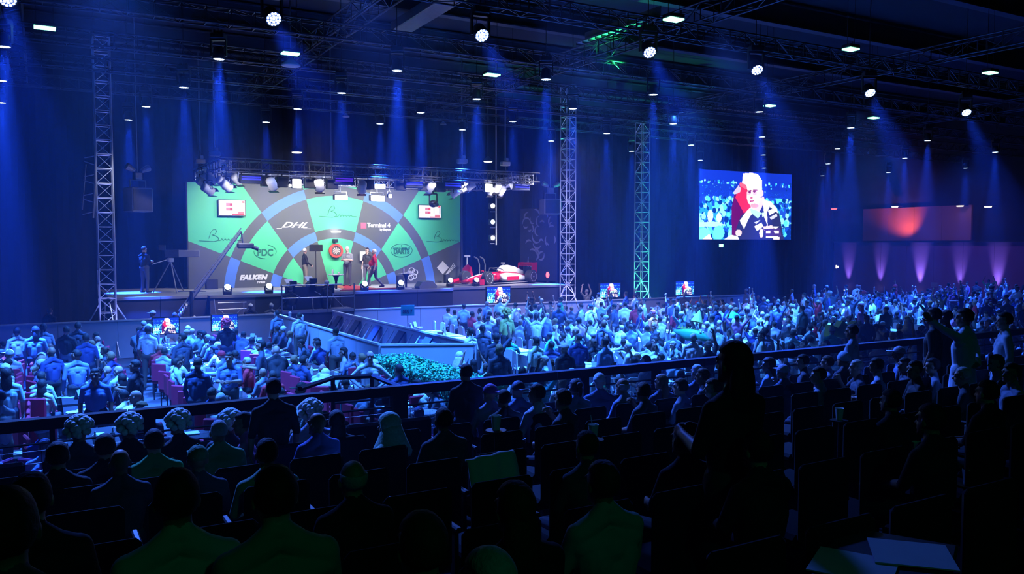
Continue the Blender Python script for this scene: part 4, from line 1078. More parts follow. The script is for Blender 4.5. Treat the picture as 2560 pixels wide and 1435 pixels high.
# ------------------------------------------------------------------ camera riser in the aisle, and the crew around it
x0, x1, y0, y1 = 8.05, 10.95, 31.9, 32.85
RZ = 1.42
g = empty('camera_riser', (0, 0, 0), 0, 'black camera platform with thin rails in front of the stage', 'platform')
block('deck', ((x0 + x1) / 2, (y0 + y1) / 2, RZ - .06), (x1 - x0, y1 - y0, .12), 'grey', g)
block('skirt_panel', ((x0 + x1) / 2, y0 + .04, (RZ - .12) / 2), (x1 - x0, .04, RZ - .12), 'skirt', g)
block('back_panel', ((x0 + x1) / 2 - .4, y0 + .3, RZ + .46), (x1 - x0 - 1.2, .04, .9), 'navy', g)
for x in (x0, (x0 + x1) / 2 + .35, x1): bar('post', (x, y0, RZ - .1), (x, y0, 2.42), .03, 'alu_dim', g)
for z in (1.9, 2.4): bar('rail', (x0, y0, z), (x1 if z < 2 else x0 + 2.4, y0, z), .022, 'alu', g)
tv_camera((8.55, 32.4, RZ), 0, 'broadcast camera with white hood on the riser, left one', .75, 'white', .9, False)
tv_camera((9.35, 32.4, RZ), 0, 'broadcast camera with white hood on the riser, middle one', .85, 'white', .9, False)
tv_camera((10.2, 32.45, RZ), -.3, 'small broadcast camera on the riser right side', .7, None, .8, False)
person('sit_cup', (8.45, 32.1, RZ - .42), 0, BLACK, 'beanie', (.03, .03, .03), 'camera operator in dark knit cap sitting behind the riser cameras, left one')
person('stand_hold', (9.9, 32.15, RZ - .62), .3, BLACK, 'cap', (.5, .5, .5), 'camera operator with grey cap bent to the right riser camera')
# crew between fence and stage
person('sit_rest', (7.0, 32.5, .35), -.2, BLACK, 'cap', (.75, .75, .7), 'crew member with pale cap sitting below the stage front')
person('sit_lap', (7.75, 32.4, .35), -.4, (.3, .28, .26), 'short', (.5, .5, .5), 'crew member with light camera gear sitting left of the riser')
person('sit_lap', (3.55, 32.7, .2), .5, (.03, .04, .1), 'cap', (.3, .25, .25), 'crew member in cap below the left stage end')
person('sit_rest', (4.3, 32.75, .1), 0, NAVYC, 'short', (.1, .1, .12), 'crew member in navy beside the camera crane')
person('sit_lean', (5.0, 32.6, .0), 0, DARK, 'cap', (.6, .6, .6), 'crew member in pale cap bending under the crane arm')
g = empty('scaffold', (6.4, 32.75, 0), 0, 'open metal folding frame in front of the stage skirt', 'frame')
for z in (.7, 1.05, 1.5, 1.75): bar('rail', (-.55, 0, z), (.5, 0, z), .018, 'alu', g)
for (a, b) in [((-.5, 1.5), (-.1, 1.05)), ((.3, 1.5), (-.1, 1.05)), ((-.1, 1.05), (-.45, .7)), ((-.5, .7), (-.25, 0)), ((.4, 1.75), (.4, 0)), ((-.7, 1.9), (-.5, 0))]: bar('strut', (a[0], 0, a[1]), (b[0], 0, b[1]), .02, 'alu', g)
tag(MB().box((-.2, 33.0, .55), (1.0, .8, 1.1), b=.04).obj('flight_case', 'navy'), 'dark blue flight case standing left of the left tower', 'case')
p = P(124, 770, Y=33.2)
person('stand', (p.x, 33.2, 0), -.5, BLACK, 'crop', (.04, .03, .03), 'person in black standing in the dark left of the left tower')
p = P(1467, 715, Y=33.6)
person('stand_up2', (p.x, 33.6, 0), 0.2, (.3, .28, .25), 'crop', (.3, .27, .24), 'crew member with raised arms right of the middle tower')
# ------------------------------------------------------------------ open wheel race car on the right stage wing
cf, cr_ = P(1196, 690, Y=35.3), P(1300, 676, Y=36.6)
g = empty('race_car', (19.9, 36.1, SZ), 0, 'red and white open wheel race car parked on the right stage wing', 'race car')
g.scale = (.93, .93, .93)
view = Vector((19.9, 36.1, 0)).normalized()
fa = math.atan2(-view.y, -view.x) - math.radians(42)         # nose towards the seats, a little to the left
g.rotation_euler = (0, 0, fa)
M['carred'] = mat('car_red', (0.62, 0.01, 0.04), 0.25, coat=0.6, noise=0.05)
M['carwhite'] = mat('car_white', (0.85, 0.85, 0.86), 0.25, coat=0.5, noise=0.04)
M['carbon'] = mat('carbon_black', (0.03, 0.03, 0.035), 0.4, noise=0.2, nscale=40)
def loft(secs, m, name, parent, T=None):
    """body shell lofted through rounded sections: x, half width, z low, z high"""
    mb = MB(); n = 16; vs = []; fs = []
    for (x, w, z0, z1) in secs:
        for i in range(n):
            a = 2 * PI * i / n; c, s_ = math.cos(a), math.sin(a)
            e = lambda v: math.copysign(abs(v) ** .7, v)
            vs.append((x, w * e(c), (z0 + z1) / 2 + (z1 - z0) / 2 * e(s_)))
    for k in range(len(secs) - 1):
        for i in range(n): fs.append((k * n + i, k * n + (i + 1) % n, (k + 1) * n + (i + 1) % n, (k + 1) * n + i))
    fs += [list(range(n))[::-1], [(len(secs) - 1) * n + i for i in range(n)]]
    return mb.add(vs, fs, None, T).obj(name, m, parent, smooth=True)
loft([(2.75, .1, .14, .24), (2.4, .13, .17, .34), (1.9, .16, .22, .46), (1.3, .22, .22, .56), (.75, .3, .2, .64)], 'carred', 'nose', g)
loft([(2.62, .07, .2, .262), (2.2, .07, .3, .41), (1.7, .075, .4, .52), (1.1, .08, .48, .605)], 'carwhite', 'nose_stripe', g)
loft([(.9, .3, .12, .62), (.3, .38, .1, .66), (-.4, .4, .1, .66), (-1.2, .32, .1, .6), (-2.2, .16, .14, .42)], 'carred', 'tub', g)
loft([(.05, .12, .6, .78), (-.25, .16, .58, .98), (-.7, .15, .5, 1.0), (-1.3, .1, .45, .9), (-2.0, .06, .4, .66)], 'carwhite', 'engine_cover', g)
for s_ in (-1, 1):
    T = Matrix.Translation((0, s_ * .5, 0))
    loft([(.35, .17, .2, .56), (-.1, .24, .12, .6), (-.9, .24, .12, .54), (-1.7, .12, .14, .36)], 'carwhite', 'sidepod', g, T)
    block('sidepod_panel', (-.35, s_ * .745, .3), (.95, .012, .2), 'carred', g)
    block('floor_edge', (-.3, s_ * .72, .08), (3.0, .1, .03), 'alu', g)
    MB().box((.62, s_ * .62, .66), (.07, .2, .1), b=.02).tube((.5, s_ * .3, .58), (.62, s_ * .56, .64), .012).obj('mirror', 'carred', g)
    for (x, z) in ((1.75, .4), (-1.75, .36)):
        for dx in (-.18, .2):
            bar('suspension_arm', (x + dx, s_ * .16, z), (x, s_ * .68, z - .04), .016, 'carbon', g); bar('suspension_arm', (x + dx, s_ * .16, z - .16), (x, s_ * .68, z - .14), .016, 'carbon', g)
block('floor', (-.3, 0, .06), (3.5, 1.4, .04), 'carbon', g)
MB().lathe([(.16, .6), (.2, .64), (.22, .66)], 16, T=Matrix.Translation((.35, 0, 0)) @ Matrix.Scale(1.7, 4, (1, 0, 0))).obj('cockpit_rim', 'carbon', g)
MB().path([(-.1, -.26, .72), (.1, -.27, .8), (.35, -.22, .86), (.62, -.1, .85), (.72, 0, .84), (.62, .1, .85), (.35, .22, .86), (.1, .27, .8), (-.1, .26, .72)], .026, 8).tube((.72, 0, .84), (.84, 0, .6), .025).obj('halo', 'carbon', g)
MB().box((-.35, 0, 1.1), (.06, .3, .06), b=.02).tube((-.35, 0, .96), (-.35, 0, 1.08), .015).obj('roof_camera', 'carwhite', g)
fw = MB()
for k in range(4): fw.box((2.55 - .12 * k, 0, .1 + .035 * k), (.16, 1.8, .015), T=None)
fw.obj('front_wing', 'carred', g)
for s_ in (-1, 1): MB().prism([(2.75, .05), (2.1, .05), (2.05, .34), (2.5, .3)], s_ * .9 - .012, s_ * .9 + .012).obj('wing_endplate', 'carred', g)
MB().box((-2.35, 0, .93), (.3, 1.0, .03), T=None).box((-2.5, 0, 1.03), (.2, 1.0, .16), b=.02).obj('rear_wing', 'carred', g)
for s_ in (-1, 1): MB().prism([(-2.15, .5), (-2.6, .5), (-2.68, 1.12), (-2.2, 1.1)], s_ * .5 - .012, s_ * .5 + .012).obj('wing_endplate', 'carred', g)
MB().box((-2.2, 0, .55), (.2, .06, .7)).obj('wing_pillar', 'carbon', g)
for (x, w) in ((1.75, .3), (-1.75, .38)):
    for s_ in (-1, 1):
        T = Matrix.Translation((x, s_ * .82, .36)) @ Matrix.Rotation(PI / 2, 4, 'X')
        wh = MB().lathe([(.24, -w / 2), (.33, -w / 2), (.36, -w / 2 + .04), (.36, w / 2 - .04), (.33, w / 2), (.24, w / 2)], 28, T=T).obj('wheel', 'rubber', g, smooth=False)
        MB().lathe([(.235, -w / 2 + .03), (.2, -w / 2 + .05), (.06, -w / 2 + .02), (.06, w / 2 - .02), (.2, w / 2 - .05), (.235, w / 2 - .03)], 24, T=T).obj('rim', 'dark_metal', wh)
        MB().lathe([(.045, -w / 2 - .01), (.045, w / 2 + .01)], 10, T=T).obj('hub', 'alu', wh)
        MB().path([Vector((x + .245 * math.cos(a), s_ * (.82 + w / 2 + .002), .36 + .245 * math.sin(a))) for a in [2 * PI * i / 24 for i in range(25)]], .008, 4).obj('rim_line', 'carwhite', wh)
# red pylon with white T top, curved stands and red lamp around the car
p = P(1168, 690, Y=37.6)
g = empty('display_pylon', (p.x, p.y, SZ), 0, 'red fin stand with a white T shaped top left of the race car', 'stand')
MB().prism([(-.34, 0), (-.2, .75), (0, .95), (.2, .8), (.34, 0)], -.1, .1).obj('fin', 'carred', g)
MB().tube((0, 0, .9), (0, 0, 1.3), .04, .03).box((0, 0, 1.36), (.32, .12, .1), b=.02).obj('t_top', 'carwhite', g)
for i, px in enumerate((1198, 1212)):
    p = P(px, 690, Y=38.2)
    tag(MB().path([(p.x, p.y, SZ), (p.x + .02, p.y, SZ + .9), (p.x - .08, p.y, SZ + 1.2), (p.x - .3, p.y, SZ + 1.32)], .035, 6).obj('curved_stand', 'alu_dim'), 'thin curved stand behind the race car nose, %s' % ('left one' if i == 0 else 'right one'), 'stand', 'curved stands')
p = P(1369, 693, Y=35.2)
g = empty('red_lamp', (p.x, p.y, SZ), 0, 'small red glowing lamp on the stage end right of the race car', 'lamp')
MB().lathe([(.1, 0), (.1, .05), (.03, .08), (.03, .3)], 12).obj('base', 'black', g); MB().ball((0, 0, .42), (.09, .09, .16), 12, 8).obj('bulb', 'lens_red', g)
# tall dark panel with projected gobo light painted as pale strokes behind the car
M['panel'] = mat('dark_panel', (0.07, 0.075, 0.12), 0.8, noise=0.2, nscale=2)
M['lilac'] = mat('lilac_gobo_light', (0.42, 0.40, 0.55), 0.7, noise=0.15)
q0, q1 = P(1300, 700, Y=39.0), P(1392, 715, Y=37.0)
g = empty('gobo_light_panel', (q0.x, 39.0, SZ), math.atan2(37.0 - 39.0, q1.x - q0.x), 'tall dark panel with projected light painted as pale curved strokes behind the race car', 'panel')
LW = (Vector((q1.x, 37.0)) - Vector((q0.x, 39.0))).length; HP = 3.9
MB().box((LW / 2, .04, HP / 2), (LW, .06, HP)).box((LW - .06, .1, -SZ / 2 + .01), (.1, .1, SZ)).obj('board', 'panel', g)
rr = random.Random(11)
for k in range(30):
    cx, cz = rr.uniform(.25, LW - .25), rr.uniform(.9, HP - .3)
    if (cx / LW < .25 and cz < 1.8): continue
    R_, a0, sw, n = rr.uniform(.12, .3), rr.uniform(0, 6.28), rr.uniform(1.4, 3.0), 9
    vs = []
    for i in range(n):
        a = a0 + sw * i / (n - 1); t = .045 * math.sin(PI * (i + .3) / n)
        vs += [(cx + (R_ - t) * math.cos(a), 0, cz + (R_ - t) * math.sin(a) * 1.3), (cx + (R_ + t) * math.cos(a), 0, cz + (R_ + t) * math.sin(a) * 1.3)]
    MB().add(vs, [(2 * i, 2 * i + 1, 2 * i + 3, 2 * i + 2) for i in range(n - 1)]).obj('gobo_light_stroke', 'lilac', g)
# ------------------------------------------------------------------ screens: one painted picture shared by all
W_, H_ = 224, 126
img = np.zeros((H_, W_, 3)); yy, xx = np.mgrid[0:H_, 0:W_]; X_, Y_ = xx / W_, yy / H_     # Y_ runs down
rg = np.random.RandomState(5)
img[:] = (0.01, 0.05, 0.75)
img[Y_ < .28] = (0.005, 0.03, 0.5)
for (y0_, y1_, n, dens) in [(.14, .19, 60, 1), (.19, .4, 90, .5), (.38, 1.0, 900, 1.6)]:
    for k in range(n):
        a, b = rg.rand(), y0_ + (y1_ - y0_) * rg.rand(); s_ = .006 + .016 * b * dens
        c = [(0.02, .35, .95), (.1, .75, 1), (.01, .08, .6), (.0, .03, .3), (.3, .85, 1)][rg.randint(5)]
        img[((X_ - a) / s_) ** 2 + ((Y_ - b) / (s_ * 1.9)) ** 2 < 1] = c
img[(Y_ > .19) & (Y_ < .37) & (X_ < .3) & (rg.rand(H_, W_) > .12)] = (0.005, 0.04, 0.5)
img[(Y_ > .26) & (Y_ < .37) & (X_ > .7) & (rg.rand(H_, W_) > .12)] = (0.005, 0.04, 0.5)
def poly(pts, c):
    m = np.zeros((H_, W_), bool); n = len(pts); j = n - 1
    for i in range(n):
        xi, yi = pts[i]; xj, yj = pts[j]
        m ^= ((yi > Y_) != (yj > Y_)) & (X_ < (xj - xi) * (Y_ - yi) / (yj - yi + 1e-9) + xi)
        j = i
    img[m] = c
def el(cx, cy, rx, ry, c): img[((X_ - cx) / rx) ** 2 + ((Y_ - cy) / ry) ** 2 < 1] = c
poly([(0, .75), (.2, .74), (.25, .78), (.2, .81), (0, .82)], (.45, .75, 1)); el(.11, .66, .03, .09, (.6, .85, 1)); el(.2, .68, .028, .07, (.65, .9, 1))
el(.05, .93, .07, .1, (.2, .8, 1)); el(.2, .9, .06, .1, (.15, .75, 1)); poly([(.03, 1), (.1, .92), (.14, 1)], (1, .75, .8))
# figure behind, red shoulder
poly([(.45, .02), (.56, .0), (.6, .2), (.5, .25), (.44, .16)], (.85, .7, .75)); poly([(.44, .17), (.36, .32), (.33, .55), (.34, 1), (.5, 1), (.56, .5), (.52, .2)], (.12, .0, .1))
poly([(.42, .2), (.5, .19), (.56, .5), (.47, .62), (.37, .38)], (.75, .02, .08)); poly([(.42, .15), (.5, .2), (.49, .26), (.41, .2)], (1, .12, .2)); poly([(.35, .3), (.4, .2), (.43, .24), (.42, .3), (.36, .34)], (.6, .5, .65))
# neck, shirt, head
poly([(.53, .45), (.68, .35), (.72, .5), (.62, .62), (.54, .55)], (.95, .62, .66))
poly([(.52, .55), (.43, .65), (.38, .85), (.36, 1), (.92, 1), (.86, .6), (.8, .46), (.7, .4), (.62, .62)], (.02, .025, .12))
poly([(.53, .52), (.47, .62), (.42, .72), (.47, .84), (.52, .68), (.57, .58)], (.9, .95, .95)); poly([(.67, .4), (.76, .42), (.83, .52), (.85, .6), (.75, .5), (.72, .58), (.73, .8), (.69, .66)], (.92, .93, .95))
poly([(.53, .53), (.6, .56), (.66, .6), (.62, .68), (.54, .6)], (.45, .9, .65)); poly([(.66, .6), (.7, .58), (.72, .62), (.67, .66)], (.6, .95, .8))
poly([(.73, .56), (.8, .52), (.82, .57), (.75, .63)], (.95, .95, .97)); poly([(.75, .66), (.83, .6), (.84, .64), (.77, .7)], (.6, .6, .75))
poly([(.58, .8), (.66, .74), (.68, .8), (.61, .87)], (.85, .83, .83)); poly([(.58, .74), (.63, .71), (.65, .7), (.6, .77)], (.6, .62, .85))
el(.575, .18, .085, .17, (1, .97, .97)); el(.57, .34, .078, .17, (1, .75, .8)); el(.655, .3, .022, .05, (.95, .6, .66))
poly([(.5, .2), (.66, .1), (.66, .25), (.5, .27)], (1, .93, .95)); poly([(.5, .27), (.6, .26), (.6, .33), (.5, .34)], (.85, .5, .6))
el(.525, .29, .014, .022, (.18, .02, .12)); el(.575, .275, .016, .02, (.2, .03, .13)); poly([(.5, .265), (.54, .26), (.545, .275), (.5, .28)], (.3, .08, .16)); poly([(.56, .25), (.61, .25), (.61, .265), (.56, .265)], (.35, .1, .18))
poly([(.54, .28), (.555, .28), (.565, .36), (.53, .37)], (1, .86, .88)); el(.545, .375, .016, .01, (.5, .04, .12)); poly([(.53, .42), (.57, .41), (.575, .425), (.53, .44)], (.45, .05, .2)); el(.58, .49, .045, .03, (.7, .35, .42))
el(.41, .9, .035, .05, (.95, .6, .62)); el(.66, .9, .022, .07, (.98, .7, .75)); poly([(.68, .8), (.78, .78), (.8, .84), (.69, .86)], (1, .65, .68))
poly([(.69, .84), (.87, .82), (.89, .94), (.71, .96)], (.06, .03, .2)); poly([(.71, .87), (.76, .86), (.76, .9), (.71, .9)], (.9, .8, .95)); poly([(.8, .86), (.86, .86), (.86, .9), (.81, .9)], (.9, .8, .95)); poly([(.71, .95), (.85, .95), (.85, .97), (.71, .97)], (.8, .8, .9)); poly([(.78, .8), (.86, .8), (.82, .84)], (.95, .95, .95))
poly([(.25, 1), (.33, .93), (.4, .95), (.42, 1)], (.95, .97, 1)); poly([(.79, .96), (.87, .96), (.87, 1), (.8, 1)], (1, .75, .78))
vsx = [(i / W_, 0.0, 1 - j / H_) for j in range(H_ + 1) for i in range(W_ + 1)]
fsx = [(j * (W_ + 1) + i, (j + 1) * (W_ + 1) + i, (j + 1) * (W_ + 1) + i + 1, j * (W_ + 1) + i + 1) for j in range(H_) for i in range(W_)]
pic = bpy.data.meshes.new('screen_picture'); pic.from_pydata(vsx, [], fsx)
ca = pic.color_attributes.new('pic', 'FLOAT_COLOR', 'CORNER')
cc = np.ones((H_ * W_, 4, 4)); cc[:, :, :3] = img.reshape(-1, 1, 3); ca.data.foreach_set('color', cc.ravel())
sm = bpy.data.materials.new('screen_glow'); sm.use_nodes = True; nt = sm.node_tree; b_ = nt.nodes['Principled BSDF']
an = nt.nodes.new('ShaderNodeAttribute'); an.attribute_name = 'pic'; b_.inputs['Base Color'].default_value = (0, 0, 0, 1)
nt.links.new(an.outputs['Color'], b_.inputs['Emission Color']); b_.inputs['Emission Strength'].default_value = 1.5
sm.cycles.emission_sampling = 'NONE'
pic.materials.append(sm)
def screen(pa, pb, Y, lab, name, stand, group=None):
    A, C = P(*pa, Y=Y), P(*pb, Y=Y); w, h = C.x - A.x, A.z - C.z
    g = empty(name, (A.x, Y, C.z), 0, lab, 'screen', group)
    link('display', pic, g, (0, -.06, 0), (0, 0, 0), (w, 1, h))
    MB().box((w / 2, 0, h / 2), (w + .06, .1, h + .06), b=.01).obj('casing', 'black', g)
    if stand:
        MB().tube((w / 2, .1, -C.z + .02), (w / 2, .1, h * .7), .03).box((w / 2, .1, -C.z + .02), (.7, .7, .04)).obj('stand', 'dark_metal', g)
    else:
        for k in (.1, .5, .9): bar('cable', (w * k, 0, h), (w * k, 0, ZC - C.z - .02), .015, 'black', g)
    return g
screen((1748, 423), (1975, 599), 42.0, 'huge hanging video screen showing a bald player in dark shirt', 'video_screen', False)
for i, (a, b, Y) in enumerate([((381, 796), (447, 832), 31.0), ((529, 788), (593, 824), 31.0), ((1216, 718), (1274, 755), 32.85), ((1499, 709), (1549, 742), 33.0), ((1688, 704), (1733, 736), 33.0)]):
    screen(a, b, Y, 'small monitor on a pole showing the same bald player, ' + ['left one behind the left tables', 'second one behind the left tables', 'below the race car', 'left of the green tower', 'right of the green tower'][i], 'monitor', True, 'small audience monitors')
# ------------------------------------------------------------------ barriers of the hall floor
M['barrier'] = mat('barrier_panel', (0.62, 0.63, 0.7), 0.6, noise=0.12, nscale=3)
M['barrierlit'] = mat('barrier_panel_lit', (0.7, 0.74, 0.8), 0.6, noise=0.1, nscale=3)  # paler copy of the barrier colour, its brighter light put into it
M['toprail'] = mat('barrier_rail', (0.85, 0.83, 0.78), 0.5, noise=0.08)
FZ = 1.34
def barrier(a, b, lab, m='barrier', braces=None):
    a, b = Vector((*a, 0)), Vector((*b, 0)); d = b - a; L = d.length; rz = math.atan2(d.y, d.x)
    g = empty('crowd_barrier', a, rz, lab, 'barrier', 'crowd barriers round the floor sections')
    n = max(1, round(L / 1.9)); w = L / n
    for k in range(n):
        block('panel', (w * (k + .5), 0, FZ / 2), (w - .015, .04, FZ - .04), m, g)
        block('post', (w * k, .05, FZ / 2), (.05, .06, FZ), 'toprail', g)
        block('top_rail', (w * (k + .5), 0, FZ), (w, .09, .05), 'toprail', g)
    return g, L
barrier((-5, 31.6), (7.75, 31.6), 'long pale barrier with white top rail behind the left tables')
barrier((7.75, 31.5), (7.75, 20.6), 'pale barrier along the left side of the aisle behind the officers')
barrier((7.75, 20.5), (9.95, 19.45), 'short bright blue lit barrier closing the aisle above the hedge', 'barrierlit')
g, L = barrier((10.05, 32.0), (10.05, 19.5), 'pale barrier with dark leaning boards along the right side of the aisle')
for k in range(6):
    o = block('leaning_board', (1.2 + 2.1 * k, -.48, .62), (.5, .05, 1.45), 'navy', g, (-.62, 0, 0))
    bar('strut', (2.0 + 2.1 * k, -.05, 1.2), (2.0 + 2.1 * k, -.85, .03), .02, 'alu', g); bar('strut', (.5 + 2.1 * k, -.05, 1.2), (.5 + 2.1 * k, -.85, .03), .02, 'alu', g)
barrier((10.1, 32.1), (32.6, 31.3), 'long pale barrier with white top rail behind the right tables')
for i, y in enumerate((29.6, 28.0, 23.2, 21.4)):
    tag(MB().lathe([(.05, 0), (.06, .16), (.03, .2), (.03, .22)], 10, T=Matrix.Translation((7.75 if i < 2 else 7.9, y, FZ + .03 if i < 2 else 0))).obj('white_bottle', 'cup'), ['white bottle on the aisle barrier beside the officer with hands down', 'white bottle on the aisle barrier behind the second officer', 'white bottle on the aisle floor near the boards', 'white bottle on the aisle floor near the short barrier'][i], 'bottle')
# green number sign on a pole
p = P(1019, 776, Y=28.6)
g = empty('section_sign', (p.x, p.y, 0), -.35, 'small teal section sign on a pole above the white chairs', 'sign')
M['teal'] = mat('teal_sign', (0.02, 0.30, 0.32), 0.6, noise=.1)
block('board', (0, 0, p.z), (.5, .03, .4), 'teal', g); bar('pole', (0, .03, 0.0), (0, .03, p.z - .1), .02, 'alu', g)
text('SEC 7', .16, 'navy', g, (0, -.02, p.z - .03), bold=.008, sx=.9)
# hedge of artificial leaves
M['leafcore'] = mat('hedge_core', (0.01, 0.06, 0.03), 0.9, noise=.3)
M['leaf'] = mat('hedge_leaf', (0.08, 0.75, 0.35), 0.7, noise=.35, nscale=30)
hx0, hx1, hy0, hy1, hz_ = 7.0, 8.0, 14.3, 19.3, 1.22
g = empty('hedge', (0, 0, 0), 0, 'clipped leafy green hedge box running from the short barrier to the seats', 'hedge')
MB().box(((hx0 + hx1) / 2, (hy0 + hy1) / 2, hz_ / 2), (hx1 - hx0 - .16, hy1 - hy0 - .16, hz_ - .1), b=.05).obj('hedge_core', 'leafcore', g)
rr = random.Random(21); mb = MB()
for i in range(8500):
    f_ = rr.random(); x, y, z = rr.uniform(hx0, hx1), rr.uniform(hy0, hy1), rr.uniform(.1, hz_)
    if f_ < .4: z = hz_ + rr.uniform(-.06, .05); nv = Vector((0, 0, 1))
    elif f_ < .62: x = hx0 + rr.uniform(-.05, .06); nv = Vector((-1, 0, 0))
    elif f_ < .84: x = hx1 + rr.uniform(-.06, .05); nv = Vector((1, 0, 0))
    else: y = hy0 + rr.uniform(-.05, .06); nv = Vector((0, -1, 0))
    nv = (nv + Vector((rr.uniform(-.7, .7), rr.uniform(-.7, .7), rr.uniform(-.7, .7)))).normalized()
    u_ = nv.orthogonal().normalized(); u_ = (Matrix.Rotation(rr.uniform(0, 6.28), 3, nv) @ u_); w_ = nv.cross(u_); c = Vector((x, y, z)); s_ = rr.uniform(.028, .052)
    mb.add([c - u_ * s_, c + w_ * s_ * .55 + nv * .01, c + u_ * s_, c - w_ * s_ * .55 + nv * .01], [(0, 1, 2, 3)])
o = mb.obj('leaf', 'leaf', g); o['kind'] = 'stuff'

# ------------------------------------------------------------------ tables, chairs and table things
def chair_meshes(shell, leg, style):
    d = {}
    if style == 'plastic':
        d['seat'] = MB().box((0, 0, .45), (.42, .42, .035), shell, b=.012).mesh('seat')
        d['backrest'] = MB().prism([(-.21, .47), (-.17, .9), (-.1, .95), (.1, .95), (.17, .9), (.21, .47), (.1, .47), (.09, .6), (-.09, .6), (-.1, .47)], -.23, -.2, shell).mesh('backrest')
        d['leg'] = MB().tube((0, 0, 0), (0, 0, .44), .018, .024, 6, leg).mesh('leg')
    else:
        d['seat'] = MB().box((0, 0, .46), (.44, .44, .07), shell, b=.02).mesh('seat')
        d['backrest'] = MB().box((0, -.22, .72), (.42, .06, .46), shell, b=.02).mesh('backrest')
        d['leg'] = MB().tube((0, 0, 0), (0, 0, .44), .013, .013, 5, leg).mesh('leg')
    v = MB()
    for k in ('seat', 'backrest'):
        me = d[k]; v.add([tuple(a.co) for a in me.vertices], [tuple(a.vertices) for a in me.polygons], shell)
    for x in (-.18, .18):
        for y in (-.18, .18): v.tube((x, y, 0), (x, y, .44), .016, .016, 4, leg)
    d['all'] = v.mesh('simple_chair')
    return d
CHR = {'red': chair_meshes('redcloth', 'dark_metal', 'banquet'), 'white': chair_meshes('white', 'white', 'plastic')}
def chair(kind, loc, rz, label, group, detail):
    d = CHR[kind]
    if not detail:
        o = link('chair', d['all'], None, loc, (0, 0, rz)); return tag(o, label, 'chair', group)
    g = empty('chair', loc, rz, label, 'chair', group)
    link('seat', d['seat'], g); link('backrest', d['backrest'], g)
    for x in (-.18, .18):
        for y in (-.18, .18): link('leg', d['leg'], g, (x, y, 0))
    return g
TT = {}
def table(x, y, L, cloth, label, group):
    """long folding table, its long side along y"""
    g = empty('long_table', (x, y, 0), 0, label, 'table', group)
    block('tabletop', (0, 0, .73), (.76, L, .035), 'tabledark' if not cloth else 'white', g)
    for sy in (-1, 1):
        for sx in (-1, 1): bar('leg', (sx * .3, sy * (L / 2 - .2), 0), (sx * .3, sy * (L / 2 - .2), .72), .018, 'dark_metal', g, 5)
    if cloth:
        key = round(L, 2)
        if key not in TT:
            mb = MB(); n = 30; pts = []
            for i in range(n * 2):
                t = i / (n * 2) * 4; s_ = int(t); f_ = t - s_
                cx, cy = [(-1, -1), (1, -1), (1, 1), (-1, 1)][s_]; nx, ny = [(1, -1), (1, 1), (-1, 1), (-1, -1)][s_]
                pts.append(((cx + (nx - cx) * f_) * .39, (cy + (ny - cy) * f_) * (L / 2 + .01)))
            N_ = len(pts)
            vs = [(px_, py_, .752) for px_, py_ in pts] + [(px_ * (1 + .06 * math.sin(i * 2.1)), py_ * (1 + .01 * math.sin(i * 1.7)), .34) for i, (px_, py_) in enumerate(pts)]
            mb.add(vs, [list(range(N_))] + [(i, i + N_, (i + 1) % N_ + N_, (i + 1) % N_) for i in range(N_)])
            TT[key] = mb.mesh('tablecloth', 'tablecloth')
        o = link('tablecloth', TT[key], None, (x, y, 0)); tag(o, 'white cloth over ' + label.replace('long white clothed table, ', 'the table, '), 'tablecloth', 'white tablecloths')
CUPM = MB().lathe([(.03, 0), (.042, .12), (.044, .122), (.038, .118), (.03, .02)], 10, 'cup').mesh('paper_cup')
BOTM = MB().lathe([(.033, 0), (.035, .02), (.035, .15), (.013, .2), (.013, .235)], 10, 'cup').mesh('bottle')
CARDM = MB().prism([(-.07, 0), (0, .2), (.07, 0), (.066, 0), (0, .19), (-.066, 0)], -.075, .075, 'card').mesh('menu_card')
PLATEM = MB().lathe([(.07, 0), (.13, .015), (.125, .02), (.06, .008)], 14, 'white').mesh('plate')
BOXM = MB().box((0, 0, .04), (.2, .16, .08), 'cup', b=.01).mesh('food_box')
TRAYM = MB().box((0, 0, .008), (.34, .24, .016), 'card', b=.005).mesh('tray')
ITEMS = [('paper_cup', CUPM, 'white paper cup'), ('paper_cup', CUPM, 'white paper cup'), ('bottle', BOTM, 'slim pale bottle'), ('menu_card', CARDM, 'folded menu card'), ('plate', PLATEM, 'white plate'), ('food_box', BOXM, 'white food box'), ('tray', TRAYM, 'flat patterned tray')]
rt = random.Random(5)
SPOTS = []        # everyone already standing on the floor, x, y, radius
def special(pose, px, py, zt, face, shirt, hk, hc, label, s=1.0, **k):
    """a person picked out by the photo: px, py is the top of the head, zt its height above the hall floor"""
    p = P(px, py, Z=zt)
    SPOTS.append((p.x, p.y, .55))
    return person(pose, (p.x, p.y, 0), face, shirt, hk, hc, label, None, s, **k)
BLK = (.015, .012, .01)
special('stand', 748, 781, 1.75, .1, PALE, 'crop', BLK, 'officer in pale shirt and dark trousers seen from behind, beside the aisle barrier')
special('stand', 692, 776, 1.75, .4, MID, 'crop', BLK, 'officer in blue shirt facing the stage at the barrier corner')
special('stand', 839, 819, 1.75, .2, PALE, 'crop', BLK, 'officer in light blue shirt leaning near the dark boards')
special('stand_hips', 925, 876, 1.76, 2.75, WHITE, None, BLK, 'bald man in white shirt with hands on hips facing the seats', skin='skinlight')
special('stand', 237, 917, 1.78, 2.95, (.12, .2, .5), 'crop', BLK, 'man in blue suit and white shirt standing and facing the seats')
special('stand_turn', 190, 873, 1.76, .2, (.22, .3, .6), 'crop', BLK, 'man in blue shirt standing with his back to the seats')
special('stand', 128, 868, 1.74, .5, NAVYC, None, BLK, 'bald man in dark blue jacket standing left of the blue shirted man')
special('stand_turn', 165, 817, 1.74, -.4, BLACK, 'short', BLK, 'man in black jacket standing near the left barrier')
